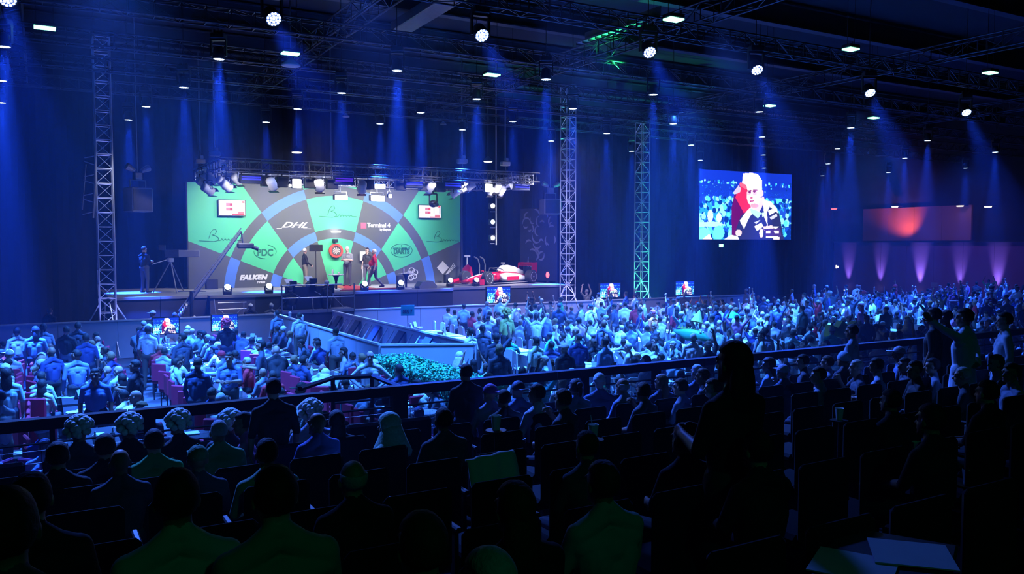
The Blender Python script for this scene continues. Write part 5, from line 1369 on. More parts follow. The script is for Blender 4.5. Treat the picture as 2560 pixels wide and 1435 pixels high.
special('stand', 215, 833, 1.76, 0, NAVYC, 'short', BLK, 'tall man in navy shirt standing left of the mid tables')
special('stand', 108, 812, 1.72, .3, MID, 'bun', BLK, 'woman in grey blue top standing near the left barrier')
special('stand_fold', 195, 808, 1.72, -.2, DARK, 'short', BLK, 'person in dark top with folded arms at the left barrier')
special('stand_hold', 573, 882, 1.74, 2.7, (.13, .2, .4), 'short', BLK, 'man in blue shirt holding a cup and facing the seats')
special('stand_turn', 455, 838, 1.7, .3, DARK, 'short', BLK, 'man in dark shirt standing below the left monitor')
special('stand_fold', 566, 803, 1.72, .1, BLACK, 'curly', (.5, .02, .04), 'person in black with red wig standing before the second monitor')
special('sit_lean', 692, 880, 1.3, -.2, BLACK, None, BLK, 'heavy man in black jacket with bald head bent over the table', 1.12, skin='skinlight')
special('stand', 370, 820, 1.7, -.5, WHITE, 'short', BLK, 'person in white shirt bending left of the left monitor')
special('robe', 1175, 822, 1.72, .4, WHITE, 'short', BLK, 'man in long white top standing at the corner of the right tables')
special('stand_hold', 1206, 815, 1.72, -.3, DARK, 'bun', BLK, 'woman in dark jacket standing right of the white clothed man')
special('stand_up1', 1240, 838, 1.7, -.6, DARK, 'short', BLK, 'man in dark vest raising one arm near the costume figure')
special('stand', 1266, 790, 1.72, .2, (.45, .5, .12), 'curly', (.55, .45, .1), 'person in bulky green and gold costume near the right barrier', 1.1)
special('stand_turn', 1440, 815, 1.78, .1, (.45, .8, .85), None, BLK, 'tall man in bright cyan shirt standing among the right tables', skin='skinlight')
special('stand', 1512, 842, 1.78, .2, (.35, .5, .75), 'short', BLK, 'man in light blue shirt seen from behind among the right tables')
special('stand', 1412, 862, 1.72, .0, BLACK, 'cap', (.7, .6, .5), 'dark silhouetted man with pale cap near the stand rail')
special('stand_up2', 1340, 786, 1.72, -.2, WHITE, 'short', BLK, 'man in white shirt raising both arms behind the right tables')
special('stand_up1', 1475, 762, 1.72, .2, WHITE, 'short', BLK, 'person in white waving one arm near the middle tower')
special('stand', 1632, 778, 1.7, .3, ORANGE, 'short', (.7, .1, .1), 'person in bright orange top in the right crowd')
special('stand', 1690, 770, 1.72, 0, REDC, 'long', BLK, 'person in dark red top with long hair below the second right monitor')
special('stand', 1745, 757, 1.74, .1, BLACK, 'short', BLK, 'tall dark figure standing in the right crowd under the big screen')
special('stand', 1790, 764, 1.74, .1, NAVYC, 'short', BLK, 'navy clothed figure standing right of the tall dark figure')
special('stand', 2152, 760, 1.74, .4, (.75, .3, .65), 'long', (.3, .05, .1), 'person in pink costume near the end of the rail')
special('stand_up1', 2238, 712, 1.75, .3, REDC, 'beanie', (.6, .03, .04), 'person in red suit and red cap standing high in the far right crowd')
special('stand', 2160, 730, 1.7, .2, PALE, 'beanie', (.6, .05, .06), 'person with red knit cap in the far right crowd')
special('robe', 2305, 745, 1.78, .9, WHITE, 'short', BLK, 'person in pale hooded robe far right of the hall')
special('stand', 2195, 732, 1.72, .1, (.2, .35, .8), 'short', BLK, 'man in bright blue shirt seen from behind far right')
special('stand_hold', 2385, 723, 1.74, 2.6, (.2, .05, .12), 'short', BLK, 'man in dark red standing against the lilac lit wall')
special('stand_hold', 2478, 731, 1.74, 2.4, (.15, .04, .1), 'cap', BLK, 'man in dark red wearing a cap against the right wall')
# checkered flag, green inflatable and umbrella hat of the costume fans
p = P(2210, 745, Y=27.5)
fm = MB(); fl = empty('checkered_flag', p, .3, 'black and white checkered flag waved far right', 'flag')
for i in range(6):
    for j in range(4):
        x, z = i * .2, j * .2 - .3 - i * .08
        w0, w1 = .06 * math.sin(i * 1.1), .06 * math.sin(i * 1.1 + 1.1)
        fm.add([(x, w0, z), (x + .2, w1, z - .08), (x + .2, w1, z + .12), (x, w0, z + .2)], [(0, 1, 2, 3)], 'white' if (i + j) % 2 else 'black')
fm.obj('flag_cloth', None, fl); bar('pole', (-.02, 0, -1.6), (-.02, 0, .6), .015, 'alu', fl)
M['inflate'] = mat('green_inflatable', (0.06, 0.5, 0.25), 0.4, noise=.2, nscale=5); M['inflatey'] = mat('yellow_green_fabric', (0.55, 0.7, 0.15), 0.6, noise=.15)
p0 = P(1685, 828, Z=1.45); p1 = P(1762, 848, Z=1.3)
g = empty('inflatable_crocodile', p0, 0, 'green inflatable crocodile held above the right tables', 'inflatable')
d_ = p1 - p0
T = d_.to_track_quat('X', 'Z').to_matrix().to_4x4(); L = d_.length
loft([(0, .03, -.03, .05), (L * .25, .1, -.08, .12), (L * .5, .2, -.16, .18), (L * .75, .16, -.12, .2), (L * .9, .12, -.08, .16), (L * 1.15, .06, -.04, .05)], 'inflate', 'body', g, T)
for k in range(7): MB().prism([(-.05, .0), (0, .1), (.05, 0)], -.02, .02, T=T @ Matrix.Translation((L * (.15 + .1 * k), 0, .13))).obj('back_spike', 'inflatey', g)
for s_ in (-1, 1): MB().ball((L * .88, s_ * .07, .17), .035, 8, 6, T=T).obj('eye', 'white', g)
p = P(1742, 805, Z=1.5); tag(MB().lathe([(.2, 0), (.12, .18), (.01, .4)], 12, T=Matrix.Translation(p) @ Matrix.Rotation(.3, 4, 'Y')).obj('cone_hat', 'inflatey'), 'tall pale yellow cone hat raised in the right crowd', 'hat')
p = P(2100, 822, Z=1.5)
tag(MB().prism([(-.6, -.2), (-.5, .15), (-.2, .05), (0, .25), (.3, .05), (.6, .2), (.65, -.15), (.2, -.3), (-.2, -.22)], -.1, .1, T=Matrix.Translation(p)).obj('fabric_banner', 'inflatey'), 'ragged yellow green banner held up right of the big silhouette', 'banner')
p = P(1832, 794, Z=1.5); tag(MB().lathe([(.28, 0), (.2, .12), (.05, .2)], 14, T=Matrix.Translation(p)).obj('sun_hat', 'inflate'), 'round green hat in the right crowd under the big screen', 'hat')
# ---- the seated and standing crowd of the floor
SHC = [('white', WHITE), ('white', WHITE), ('grey', PALE), ('grey', PALE), ('blue', MID), ('blue', MID), ('dark', DARK), ('black', BLACK), ('navy', NAVYC), ('crimson', REDC), ('pink', PINK), ('green', GREENC), ('brown', BROWN), ('teal', TEAL)]
WL_ = [5, 4, 5, 4, 6, 5, 7, 5, 6, .7, .4, .3, .8, .4]
WR_ = [8, 6, 7, 6, 6, 5, 4.5, 3.2, 3.5, 1.0, .7, .5, .7, .8]
HCH = [('short', BLK, 'short dark hair'), ('crop', (.03, .025, .02), 'cropped dark hair'), ('crop', (.5, .48, .45), 'cropped grey hair'), ('long', BLK, 'long dark hair'), ('bun', (.08, .04, .02), 'brown bun hair'), ('cap', (.7, .7, .7), 'white cap'), ('cap', BLK, 'black cap'), (None, BLK, 'bald head'), ('short', (.25, .15, .06), 'fair short hair'), ('scarf', (.75, .75, .75), 'white headscarf'), ('hat', (.6, .55, .45), 'pale brimmed hat'), ('sides', (.4, .4, .4), 'thinning grey hair'), ('beanie', (.6, .02, .04), 'red knit cap')]
WH_ = [9, 6, 3, 3, 1.5, 1.8, 1.4, 3, 1.6, 1.3, .5, 1.2, .2]
rc = random.Random(99)
SEATS = []
LC = [(-1.45, 'outer'), (0.7, 'left'), (3.45, 'middle'), (6.0, 'right')]
for (x, nm) in LC:
    y = 11.6
    for t in range(8):
        table(x, y + 1.1, 2.16, False, 'dark long table loaded with cups, %s line left section, %s from rail' % (nm, ordn(t)), 'tables of the left section')
        y += 2.42
    for side in (-1, 1):
        y = 11.4; n = 0
        while y < 29.3:
            SEATS.append((x + side * .74, y + rc.uniform(-.1, .1), side, nm + ' line', 'L', n)); y += .76; n += 1
RC = [9.6] + [12.6 + 2.55 * k for k in range(17)]
for c, x in enumerate(RC):
    ymax = 18.6 if c == 0 else 30.6
    ymin = max(11.0, x / 1.95 - 1)
    for t in range(8):
        y = 11.6 + 2.42 * t
        if y + 1.1 < ymin or y + 2.2 > ymax or x > 34: continue
        table(x, y + 1.1, 2.16, True, 'long white clothed table, %s line right section, %s from rail' % (ordn(c), ordn(t)), 'tables of the right section')
    for side in (-1, 1):
        y = 11.3; n = 0
        while y < ymax:
            if y > ymin: SEATS.append((x + side * .74, y + rc.uniform(-.12, .12), side, ordn(c) + ' line', 'R', n))
            y += .74; n += 1
cand = []
for (x, y, side, line, sec, n) in SEATS:
    u_ = rc.random()
    px, py, dd_ = pix((x, y, 1.2))
    if px < -40 or px > 2600: continue
    if any((x - a) ** 2 + (y - b) ** 2 < r_ * r_ for a, b, r_ in SPOTS): continue
    if sec == 'R' and line == 'second line' and y > 21.5: cand.append(('empty', x, y, side, line, sec, n, dd_)); continue
    if u_ < (.13 if sec == 'L' else .07): cand.append(('empty', x, y, side, line, sec, n, dd_)); continue
    cand.append(('p', x, y, side, line, sec, n, dd_))
cand.sort(key=lambda c: c[7])
NIND = 222; npers = 0; rest = []; used = {}
SEC = {'L': 'left section', 'R': 'right section'}; SD = lambda s_: 'west' if s_ < 0 else 'east'
for c in cand:
    kind, x, y, side, line, sec, n, dd_ = c
    ck = 'red' if sec == 'L' else 'white'
    fr = rc.uniform(-.35, .35)
    base = (-side if False else side) * 1.0                       # people west of a table look east and the other way round, turned to the stage
    face = side * rc.uniform(.25, 1.25) + fr
    if kind == 'empty':
        if dd_ < 33: chair(ck, (x, y, 0), side * PI / 2 + fr * .5, 'empty %s chair, %s %s, %s side, %s from rail' % (ck, line, SEC[sec], SD(side), ordn(n)), 'empty %s chairs of the %s' % (ck, SEC[sec]), dd_ < 24 or (line == 'second line'))
        continue
    sn, sc_ = rc.choices(SHC, WL_ if sec == 'L' else WR_)[0]
    hk, hcol, hn = rc.choices(HCH, WH_)[0]
    st_p = rc.random() < (.10 if sec == 'L' else .24)
    pose = rc.choice(['stand', 'stand', 'stand_turn', 'stand_up1', 'stand_up2', 'stand_hold'] if sec == 'R' else ['stand', 'stand_turn', 'stand_hold']) if st_p else rc.choice(['sit_rest', 'sit_rest', 'sit_lap', 'sit_cup', 'sit_lean', 'sit_lean'] + (['sit_up'] if sec == 'R' else []))
    sc_ = tuple(v * rc.uniform(.8, 1.15) for v in sc_); s_ = rc.uniform(.93, 1.05)
    if npers < NIND:
        lab = '%s person, %s top, %s, %s %s, %s, %s seat' % ('standing' if st_p else 'seated', sn, hn, line, SEC[sec], SD(side), ordn(n))
        person(pose, (x + (side * .12 if st_p else 0), y, 0), face, sc_, hk, hcol, lab, 'audience at the tables of the %s' % SEC[sec], s_)
        if not st_p and (dd_ < 26): chair(ck, (x, y, 0), face, 'occupied %s chair, %s %s, %s side, %s from rail' % (ck, line, SEC[sec], SD(side), ordn(n)), 'occupied %s chairs of the %s' % (ck, SEC[sec]), False)
        npers += 1
    else: rest.append((pose, x, y, face, sc_, hk, hcol, s_))
# people too far away to pick apart: one joined crowd
LOW = {}
def low(pose):
    if pose not in LOW:
        me = person_mesh('low_' + pose, POSES[pose], 0.024, 0.30, False, True)['mesh']
        co = np.empty(len(me.vertices) * 3); me.vertices.foreach_get('co', co)
        LOW[pose] = (co.reshape(-1, 3), [tuple(p.vertices) for p in me.polygons], [p.material_index for p in me.polygons])
    return LOW[pose]
CV, CF, CM, CC, CH = [], [], [], [], []
off = 0
for (pose, x, y, face, sc_, hk, hcol, s_) in rest:
    co, fc, mi = low(pose); ca_, sa = math.cos(face), math.sin(face)
    v = co * s_; v = np.stack([v[:, 0] * ca_ - v[:, 1] * sa + x, v[:, 0] * sa + v[:, 1] * ca_ + y, v[:, 2]], 1)
    CV.append(v); CF += [tuple(a + off for a in f_) for f_ in fc]; off += len(v)
    hc_ = hcol if hk else (.4, .24, .17)
    tc_ = rc.choice([(.03, .035, .06), (.05, .05, .055), (.1, .1, .13)]); kc = rc.choice([(.5, .3, .22), (.36, .2, .13), (.25, .13, .08)])
    for m_, f_ in zip(mi, fc):
        c_ = {0: sc_, 1: kc, 2: tc_, 3: (.02, .02, .02), 6: hc_}.get(m_, kc)
        CC += [(*c_, 1)] * len(f_)
me = bpy.data.meshes.new('distant_crowd'); me.from_pydata(np.concatenate(CV).tolist(), [], CF)
ca = me.color_attributes.new('cloth', 'FLOAT_COLOR', 'CORNER'); ca.data.foreach_set('color', np.array(CC).ravel())
me.materials.append(mat('crowd_cloth', (.5, .5, .5), .85, attr='cloth')); me.polygons.foreach_set('use_smooth', [True] * len(me.polygons))
tag(link('distant_crowd', me), 'distant audience packed at the far tables of the right section', 'crowd', kind='stuff')
print('crowd individuals', npers, 'joined', len(rest), 'faces', len(CF))
# cups, cards, bottles and plates on the tables
cnt = 0; COUNT = {}
for (x, nm) in LC:
    for t in range(8):
        y0 = 11.6 + 2.42 * t
        for k in range(11):
            nme, me_, lb = rt.choice(ITEMS)
            if nme == 'paper_cup' and COUNT.get('c', 0) > 170: continue
            COUNT['c'] = COUNT.get('c', 0) + (nme == 'paper_cup')
            o = link(nme, me_, None, (x + rt.uniform(-.3, .3), y0 + .12 + 1.95 * (k + .5) / 11, .748), (0, 0, rt.uniform(0, 3)))
            tag(o, '%s, %s line left section, %s table from rail, %s item' % (lb, nm, ordn(t), ordn(k)), lb.split()[-1], 'things on the dark tables of the %s line' % nm)
for c, x in enumerate(RC[:7]):
    for t in range(8):
        y0 = 11.6 + 2.42 * t
        if (c == 0 and y0 > 16.4) or y0 + 1.1 < x / 1.95 - 1: continue
        for k in range(4 if c < 3 else 2):
            nme, me_, lb = rt.choice(ITEMS)
            o = link(nme, me_, None, (x + rt.uniform(-.28, .28), y0 + .2 + 1.8 * (k + .5) / 4, .756), (0, 0, rt.uniform(0, 3)))
            tag(o, '%s, %s line right section, %s table from rail, %s item' % (lb, ordn(c), ordn(t), ordn(k)), lb.split()[-1], 'things on the white tables of the %s line' % ordn(c))
# ------------------------------------------------------------------ guard rail of the raised stand and the stairs
g = empty('guard_rail', (0, 0, 0), 0, 'long black guard rail along the front edge of the raised stand', 'railing')
RY = 9.92
for k in range(9):
    block('top_rail', (-2.0 + 2.8 * (k + .5), RY, 2.11), (2.79, .13, .12), 'railblack', g)
bar('lower_rail', (-2.0, RY, 1.22), (23.2, RY, 1.22), .02, 'dark_metal', g); bar('lower_rail', (-2.0, RY, 1.9), (23.2, RY, 1.9), .014, 'dark_metal', g)
for i, (px, w) in enumerate([(128, .05), (372, .12), (700, .14), (997, .2), (1190, .1), (1460, .1), (1640, .1), (1850, .1), (2062, .1), (2300, .1)]):
    x = P(px, 1000, Y=RY).x; block('post', (x, RY, 1.56), (w, .12, 1.12), 'railblack', g)
mb = MB()
for k in range(90): mb.tube((-2 + .28 * k, RY + .02, 1.22), (-2 + .28 * k, RY + .02, 1.9), .003, n=3, cap=False)
for k in range(5): mb.tube((-2, RY + .02, 1.3 + .13 * k), (23.2, RY + .02, 1.3 + .13 * k), .003, n=3, cap=False)
o = mb.obj('wire_infill', 'dark_metal', g); o['kind'] = 'stuff'
A, Bq, Cq, D = P(750, 972, Y=10.1), P(832, 945, Y=11.0), P(930, 940, Y=11.4), P(1002, 968, Y=10.1)
g = empty('stair_rail', (0, 0, 0), 0, 'black tube handrail of the steps behind the guard rail', 'railing')
for (a, b) in ((A, Bq), (Bq, Cq), (Cq, D)): bar('handrail', a, b, .035, 'railblack', g); 
for q in (Bq, Cq): bar('post', (q.x, q.y, 0), q, .03, 'black', g)
for k in (.35, .7): bar('mid_rail', Vector((Bq.x, Bq.y, Bq.z - k)), Vector((Cq.x, Cq.y, Cq.z - k)), .02, 'black', g)
st_ = empty('platform_steps', ((Bq.x + Cq.x) / 2, 10.6, 0), 0, 'short black steps leading from the floor to the stand', 'steps')
for k in range(4): block('step', (0, .35 - .3 * k + .1, .12 + .24 * k - .0), (1.2, .3, .24), 'black', st_)
# bin, boards and the folding tables behind the rail
p = P(1065, 1030, Z=.98); g = empty('waste_bin', (p.x, p.y, 0), 0, 'tall grey round waste bin standing behind the guard rail', 'bin')
MB().lathe([(.19, 0), (.23, .9), (.25, .92), (.25, .98), (.22, .98), (.2, .5)], 20).obj('bin_body', 'grey', g, smooth=False); MB().lathe([(.252, .955), (.256, .97), (.24, .985), (.2, .975)], 20).obj('rim', 'white', g)
for i, (px, py, w, h, m, lab) in enumerate([(878, 985, .42, .85, 'teal', 'dark green board standing behind the stair rail'), (952, 975, .5, .95, 'navy', 'dark board with a faint ring emblem behind the stair rail')]):
    p = P(px, py, Z=1.05); g = empty('display_board', (p.x, p.y, 0), -.4, lab, 'board')
    MB().box((0, 0, .62), (w, .05, h), b=.01).box((-w / 2, 0, .1), (.04, .3, .2)).box((w / 2, 0, .1), (.04, .3, .2)).obj('panel', m, g)
    if i: MB().path([(.12 * math.cos(a), -.03, .75 + .12 * math.sin(a)) for a in [2 * PI * k / 20 for k in range(21)]], .008, 4).obj('ring_emblem', 'grey', g)
for i, (px, py, lab) in enumerate([(900, 1068, 'dark folding table with crossed legs behind the rail by the steps'), (70, 1135, 'dark folding table with crossed legs at the lower left behind the rail'), (490, 1085, 'small folding table with papers behind the rail below the red chairs')]):
    p = P(px, py, Z=.74); g = empty('folding_table', (p.x, max(p.y, 10.7), 0), -.3, lab, 'table')
    MB().box((0, 0, .73), (1.0, .6, .035), b=.008).obj('tabletop', 'tabledark', g)
    for s_ in (-.42, .42): bar('leg', (s_, -.26, 0), (s_, .26, .72), .016, 'dark_metal', g); bar('leg', (s_, .26, 0), (s_, -.26, .72), .016, 'dark_metal', g)
    tag(MB().box((p.x - .1, max(p.y, 10.7), .765), (.3, .22, .02)).obj('paper_stack', 'white'), 'flat paper stack lying on the ' + lab.split(' behind')[0], 'paper')
for i, (px, py, r_, lab) in enumerate([(60, 1040, .2, 'red chair at the lower left behind the rail'), (118, 1055, -.3, 'bright pink red chair right of the lower left folding table'), (525, 1030, .5, 'red chair tilted behind the rail near the wigged fans'), (1030, 985, .2, 'red chair behind the rail left of the waste bin')]):
    p = P(px, py, Z=.95); chair('red', (p.x, max(p.y, 10.6), 0), r_, lab, None, True)
# ------------------------------------------------------------------ stadium seats of the raised stand
M['seatblack'] = mat('black_seat_cloth', (.006, .006, .009), .95, noise=.2)
SEAT = {'backrest': MB().box((0, -.24, .68), (.46, .07, .52), b=.03).mesh('backrest', 'seatblack'), 'seat': MB().box((0, 0, .42), (.46, .44, .09), b=.03).mesh('seat', 'seatblack'),
        'armrest': MB().box((0, 0, .62), (.045, .36, .035), b=.01).box((0, -.1, .4), (.03, .06, .42)).mesh('armrest', 'black'), 'foot': MB().box((0, -.05, .19), (.06, .3, .38)).mesh('foot', 'black')}
ns = 0
for k in range(9):
    y = 9.75 - 1.08 * k - .62 + .1; z = 1.0 + .13 * k; i = 0
    x = -1.6
    while x < 20:
        px, py, d = pix((x, y, z + .6))
        if -60 < px < 2620 and -60 < py < 1560 and not (k == 6 and False):
            if k < 7:
                g = empty('stadium_seat', (x, y, z), 0, 'dark fixed seat, %s row behind the rail, %s from left' % (ordn(k), ordn(i)), 'seat', 'fixed seats of row %s of the stand' % ordn(k))
                link('seat', SEAT['seat'], g); link('backrest', SEAT['backrest'], g); link('foot', SEAT['foot'], g)
                link('armrest', SEAT['armrest'], g, (-.28, 0, 0)); ns += 1
            i += 1
        x += .6
# ------------------------------------------------------------------ people of the raised stand, front rows first
GR = 'audience on the raised stand'
def sp(px, py, Y, pose, shirt, hk, hc, lab, face=0.0, skin=None):
    q = P(px, py, Y=Y); z = tier_z(Y); top = proto(pose)['top'] + (.03 if hk in ('curly', 'hat') else 0)
    s_ = max(.88, min(1.13, (q.z - z) / top))
    return person(pose, (q.x, Y, z), face, shirt, hk, hc, lab, GR, s_, skin)
GRY = (.45, .44, .42)
BR = (.06, .035, .02)
for a in [
    (197, 1046, 8.6, 'sit_rest', DARK, 'curly', WHITE, 'fan with white curly wig at the left end of the front row'),
    (322, 1040, 8.6, 'sit_lap', BLACK, 'curly', WHITE, 'fan with white and red curly wig, second wig from left'),
    (447, 1030, 8.6, 'sit_rest', BLACK, 'curly', WHITE, 'fan with white curly wig, third wig from left', .4),
    (572, 1030, 8.7, 'sit_lap', DARK, 'curly', (.6, .75, .8), 'fan with pale wig beside a pink clothed person', -.5),
    (612, 1048, 8.4, 'sit_rest', PINK, 'short', BLK, 'person in pink top beside the pale wig fan', 1.2),
    (778, 1004, 8.7, 'sit_rest', (.3, .36, .5), 'curly', WHITE, 'fan with red edged white wig right of the dark standing figure'),
    (262, 1088, 7.6, 'sit_rest', BLACK, 'short', BLK, 'dark haired person behind the first wig'),
    (385, 1076, 7.6, 'sit_rest', GREENC, 'short', BLK, 'person in pale green shirt with short dark hair below the second wig'),
    (143, 1108, 7.0, 'sit_rest', BLACK, 'short', BLK, 'dark person left of the bald head in the second row'),
    (300, 1130, 6.8, 'sit_rest', DARK, None, BLK, 'person with shiny bald head in the second row left'),
    (548, 1075, 7.5, 'sit_rest', (.15, .4, .2), 'crop', GRY, 'person in green shirt with a dark shoulder strap'),
    (495, 1123, 6.6, 'sit_rest', DARK, 'cap', (.1, .3, .15), 'person with greenish cap left of the strapped green shirt'),
    (684, 1030, 8.2, 'stand', BLACK, 'short', BLK, 'black silhouetted person standing at the rail left of centre'),
    (668, 1100, 5.9, 'sit_rest', (.3, .5, .35), 'short', BLK, 'person in light shirt with thick dark hair, third row left'),
    (795, 1068, 7.4, 'sit_lap', (.1, .12, .4), None, BLK, 'bald man in blue shirt left of the hooded head', 0.2),
    (842, 1046, 8.0, 'sit_rest', BLACK, 'long', BLK, 'woman with long dark hair behind the bald man in blue'),
    (975, 1042, 7.0, 'sit_lap', (.35, .6, .45), 'scarf', (.4, .65, .5), 'man in pale headscarf and white robe by the rail post', .5),
    (1110, 1042, 6.4, 'sit_rest', DARK, 'short', BLK, 'broad dark person right of the headscarf man'),
    (1165, 935, 8.9, 'stand', BLACK, 'short', BLK, 'black silhouetted person standing at the rail right of the hedge'),
    (1226, 968, 8.6, 'sit_lap', (.3, .3, .42), 'capback', (.3, .1, .35), 'person with purple cap worn backwards at the rail'),
    (1262, 985, 8.2, 'sit_rest', BLACK, 'short', BLK, 'dark person between purple cap and headphones'),
    (1297, 955, 8.9, 'sit_rest', DARK, 'capback', BLK, 'person with dark cap and headband at the rail'),
    (1345, 962, 8.0, 'sit_lap', (.5, .55, .62), 'short', BLK, 'person in bright pale shirt in the second row right of centre', .3),
    (1412, 974, 7.0, 'sit_cup', DARK, 'short', BR, 'person in dark blue shirt holding a white cup, third row', .5),
    (1440, 955, 8.4, 'sit_rest', MID, 'bun', BR, 'woman with hair in a bun behind the cup holder'),
    (1500, 935, 8.9, 'sit_cup', DARK, 'cap', GRY, 'person in dark top raising a phone at the rail', -.4),
    (1560, 972, 8.2, 'sit_rest', MID, 'sides', GRY, 'balding grey haired man in the second row', .3),
    (1612, 962, 7.2, 'sit_cup', (.1, .13, .2), 'short', BR, 'person in camouflage like shirt in the third row', .3),
    (1655, 950, 8.8, 'sit_lap', DARK, 'long', (.2, .12, .06), 'woman with fair long hair at the rail right of centre'),
    (1705, 955, 7.8, 'sit_rest', MID, 'short', BR, 'person leaning in the second row left of the big silhouette', .5),
    (1760, 940, 8.3, 'sit_rest', DARK, 'short', BR, 'person in navy shirt beside the big silhouette', .6),
    (1745, 912, 8.9, 'sit_rest', DARK, 'crop', GRY, 'person with cropped grey hair at the rail beside the silhouette'),
    (1785, 968, 7.0, 'sit_lap', (.3, .36, .5), 'bun', BR, 'woman in pale blouse partly behind the big silhouette', .5),
    (1925, 895, 8.9, 'sit_lap', MID, 'long', BR, 'woman with shoulder length hair right of the silhouette', .4),
    (1960, 925, 8.0, 'sit_cup', DARK, 'cap', (.4, .45, .6), 'person tipping a paper cup under a pale cap'),
    (2010, 900, 8.6, 'sit_rest', DARK, 'short', BLK, 'dark person with hand at the chin near the rail end', .7),
    (2050, 945, 7.0, 'sit_lap', MID, 'short', BLK, 'person in grey blue shirt seen from behind, third row right', .5),
    (2072, 890, 8.7, 'sit_rest', MID, 'short', BR, 'person with brown hair beside the blue knit cap', .6),
    (2112, 882, 8.2, 'sit_rest', DARK, 'beanie', (.3, .45, .6), 'person with smooth blue knit cap near the rail end'),
    (2145, 900, 7.6, 'sit_cup', DARK, 'crop', GRY, 'person with cropped hair smiling beside the knit cap', .9),
    (2195, 902, 7.2, 'sit_rest', (.3, .36, .5), 'short', BLK, 'person in pale collar shirt with dark hair', .6),
    (2250, 868, 8.4, 'sit_rest', DARK, 'cap', (.3, .3, .34), 'person with grey cap behind the pale collar shirt', .7),
    (2265, 895, 7.6, 'sit_lap', DARK, 'short', BLK, 'person with glasses in dark top right of the grey cap', .8),
    (2335, 915, 6.8, 'sit_rest', MID, 'short', BLK, 'person in dark blue top below the robed man', .7),
    (2290, 960, 6.2, 'sit_lap', BLACK, 'short', BLK, 'black clothed person with hand at the face, right rows', .9),
    (2495, 890, 6.0, 'sit_lap', (.2, .26, .4), 'long', (.12, .08, .05), 'woman with long hair at the right edge', .6),
    (2410, 980, 5.6, 'sit_rest', DARK, 'crop', GRY, 'person with cropped hair and light headset, right rows', .5),
    (2530, 1000, 5.0, 'sit_lap', MID, 'bun', BR, 'person in blue sleeve at the right edge', .9),
    (1835, 858, 3.5, 'stand_hold', BLACK, 'long', BLK, 'tall black silhouette with long hair standing right of centre', .1),
    (2130, 812, 8.6, 'stand', (.25, .3, .4), 'short', BLK, 'man in long pale shirt standing at the rail end', .4),
    (2335, 770, 7.9, 'stand', BLACK, 'short', BLK, 'man in black shirt standing left of the robed man', .4),
    (2412, 772, 6.4, 'robe_point', (.55, .62, .75), 'short', BLK, 'man in long white robe pointing one arm up to the stage', .15),
    (2512, 782, 6.5, 'robe', (.4, .5, .6), 'short', BLK, 'man in long white robe standing at the right edge', .7),
    (2365, 775, 8.8, 'stand', BLACK, 'short', BLK, 'dark haired man standing between the two robed men', .2),
    (885, 1165, 4.2, 'sit_rest', BLACK, 'sides', GRY, 'dark person with shiny crown in the fifth row'),
    (75, 1188, 4.4, 'sit_rest', BLACK, 'short', BLK, 'large dark head at the left edge of the near rows'),
    (442, 1180, 3.6, 'sit_rest', (.35, .55, .42), 'short', BLK, 'person in greenish white shirt in the near rows left'),
    (690, 1172, 3.4, 'sit_rest', (.2, .38, .28), 'short', BLK, 'person in dim green shirt in the near rows beside the white shirt'),
    (8, 1230, 2.9, 'sit_rest', DARK, 'short', BLK, 'person with rounded dark shoulder at the bottom left corner'),
    (1060, 1290, 2.5, 'sit_rest', BLACK, 'short', BR, 'dark head at the bottom centre left'),
    (1225, 1385, 2.1, 'sit_lap', DARK, 'crop', GRY, 'lowest dark head at the bottom centre'),
    (1292, 1213, 2.9, 'sit_rest', BLACK, 'long', BR, 'woman with long hair at the bottom centre'),
    (1512, 1158, 3.3, 'sit_rest', (.22, .42, .38), 'short', BR, 'person in pale teal shirt with short hair, near centre right'),
    (1470, 1108, 4.6, 'sit_rest', DARK, 'short', BR, 'person with brown hair before the pale teal shirt'),
    (1715, 1112, 4.0, 'sit_rest', BLACK, 'short', BLK, 'broad dark person left below the big silhouette'),
    (1900, 1145, 3.2, 'sit_rest', BLACK, 'short', BLK, 'dark head below the big silhouette'),
    (2230, 1060, 4.6, 'sit_rest', BLACK, 'short', BLK, 'dark person above the single white cup, right'),
    (2470, 1090, 4.0, 'sit_rest', BLACK, 'short', BLK, 'dark person at the lower right edge'),
    (2330, 1180, 3.2, 'sit_rest', BLACK, 'short', BLK, 'dark person between the two lower right cups'),
]:
    sp(*a[:8], *(a[8:] or (0,)))
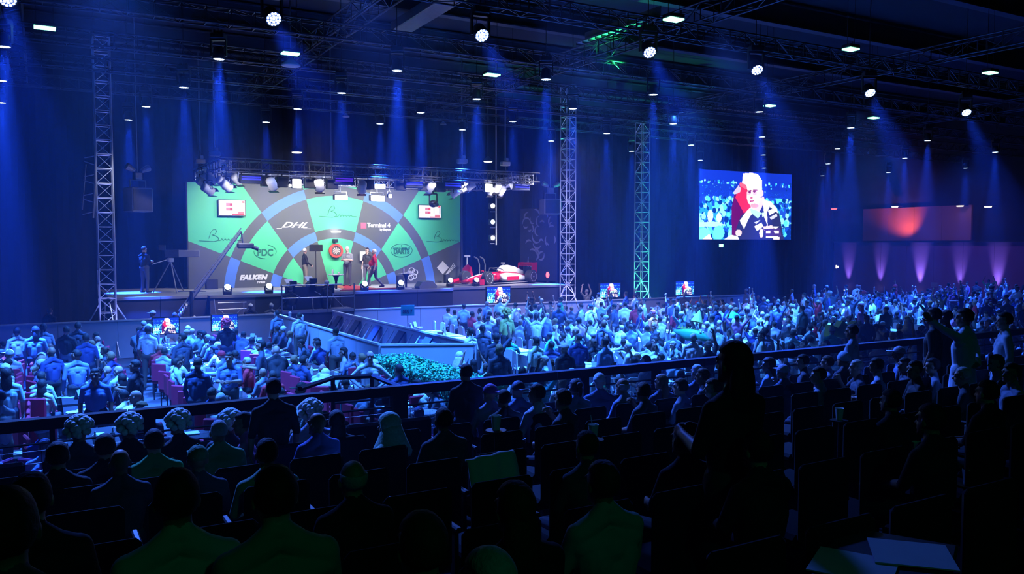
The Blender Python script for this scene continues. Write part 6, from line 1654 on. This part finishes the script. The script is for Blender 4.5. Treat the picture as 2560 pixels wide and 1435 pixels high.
# cups on small pole trays between the seats
for i, (px, py, Y) in enumerate([(1762, 1122, 4.6), (2190, 1172, 3.9), (2420, 1212, 3.6), (1483, 1098, 5.5), (2292, 1140, 4.4), (1240, 1075, 6.0), (2098, 1050, 5.6)]):
    p = P(px, py, Y=Y)
    w = ['beside the big silhouette', 'lower right, single one', 'near the lower right edge', 'with straw, left of the camouflage shirt', 'right rows, upper one', 'left of the cup holder', 'right of the big silhouette']
    g = empty('drink_tray', (p.x, p.y, tier_z(Y)), 0, 'small round tray on a pole ' + w[i], 'tray')
    h = p.z - tier_z(Y)
    MB().lathe([(.09, h - .015), (.09, h), (.02, h)], 14).obj('tray_top', 'black', g); MB().tube((0, 0, 0), (0, 0, h - .01), .012).obj('pole', 'black', g)
    c = tag(link('paper_cup', CUPM, None, p + Vector((0, 0, .002)), (0, 0, 0), (1.05, 1.05, 1.0)), 'white paper cup in the stand ' + w[i], 'cup')
    if i == 3: bar('straw', (0, 0, .08), (-.02, .01, .2), .004, 'white', c)
# table with papers at the bottom right
Zt = 2.66
p = P(2215, 1400, Z=Zt)
g = empty('side_table', (p.x, p.y, tier_z(p.y)), .5, 'dark low table holding papers at the bottom right corner', 'table')
h = Zt - tier_z(p.y)
MB().box((0, 0, h - .02), (.75, .5, .03), b=.01).obj('tabletop', 'tabledark', g)
for sx in (-.32, .32):
    for sy in (-.2, .2): bar('leg', (sx, sy, 0), (sx, sy, h - .03), .015, 'dark_metal', g)
M['paperblue'] = mat('printed_sheet', (.5, .52, .6), .7, noise=.08)
for i, (dx, dy, r_, lab) in enumerate([(-.17, .03, .3, 'open blue lit sheet on the low table, left half'), (.14, -.02, .55, 'open blue lit sheet on the low table, right half')]):
    o = MB().box((0, 0, .004), (.3, .32, .006)).obj('paper_sheet', 'paperblue', None, (p.x + dx, p.y + dy, Zt - .004 + .007 * i), (0, 0, r_ + .2)); tag(o, lab, 'paper')
# pale draped blanket over a seat back in the middle
p = P(1222, 1140, Y=5.0)
mb = MB(); n = 8; vs = []
for i in range(n + 1):
    for j in range(n + 1):
        u_, v_ = i / n - .5, j / n
        vs.append((u_ * .42, -.1 * v_ - .02 * math.sin(i * 1.9), .0 if v_ < .2 else -(v_ - .2) * .35 + .012 * math.sin(i * 1.3 + j)))
o = mb.add(vs, [(i * (n + 1) + j, (i + 1) * (n + 1) + j, (i + 1) * (n + 1) + j + 1, i * (n + 1) + j + 1) for i in range(n) for j in range(n)]).obj('draped_cloth', 'tablecloth', None, p, (0, 0, .2), True)
so = o.modifiers.new('thick', 'SOLIDIFY'); so.thickness = .012
tag(o, 'pale cloth draped over a seat back below the cup holder', 'cloth')
lamp('uplit', 'POINT', (0, -5, 4), (0, 0, 0), 0.001, (0, 0, 1), 0.1) if False else None
print('seats', ns, 'people', len(PEOPLE), 'objects', len(bpy.data.objects))
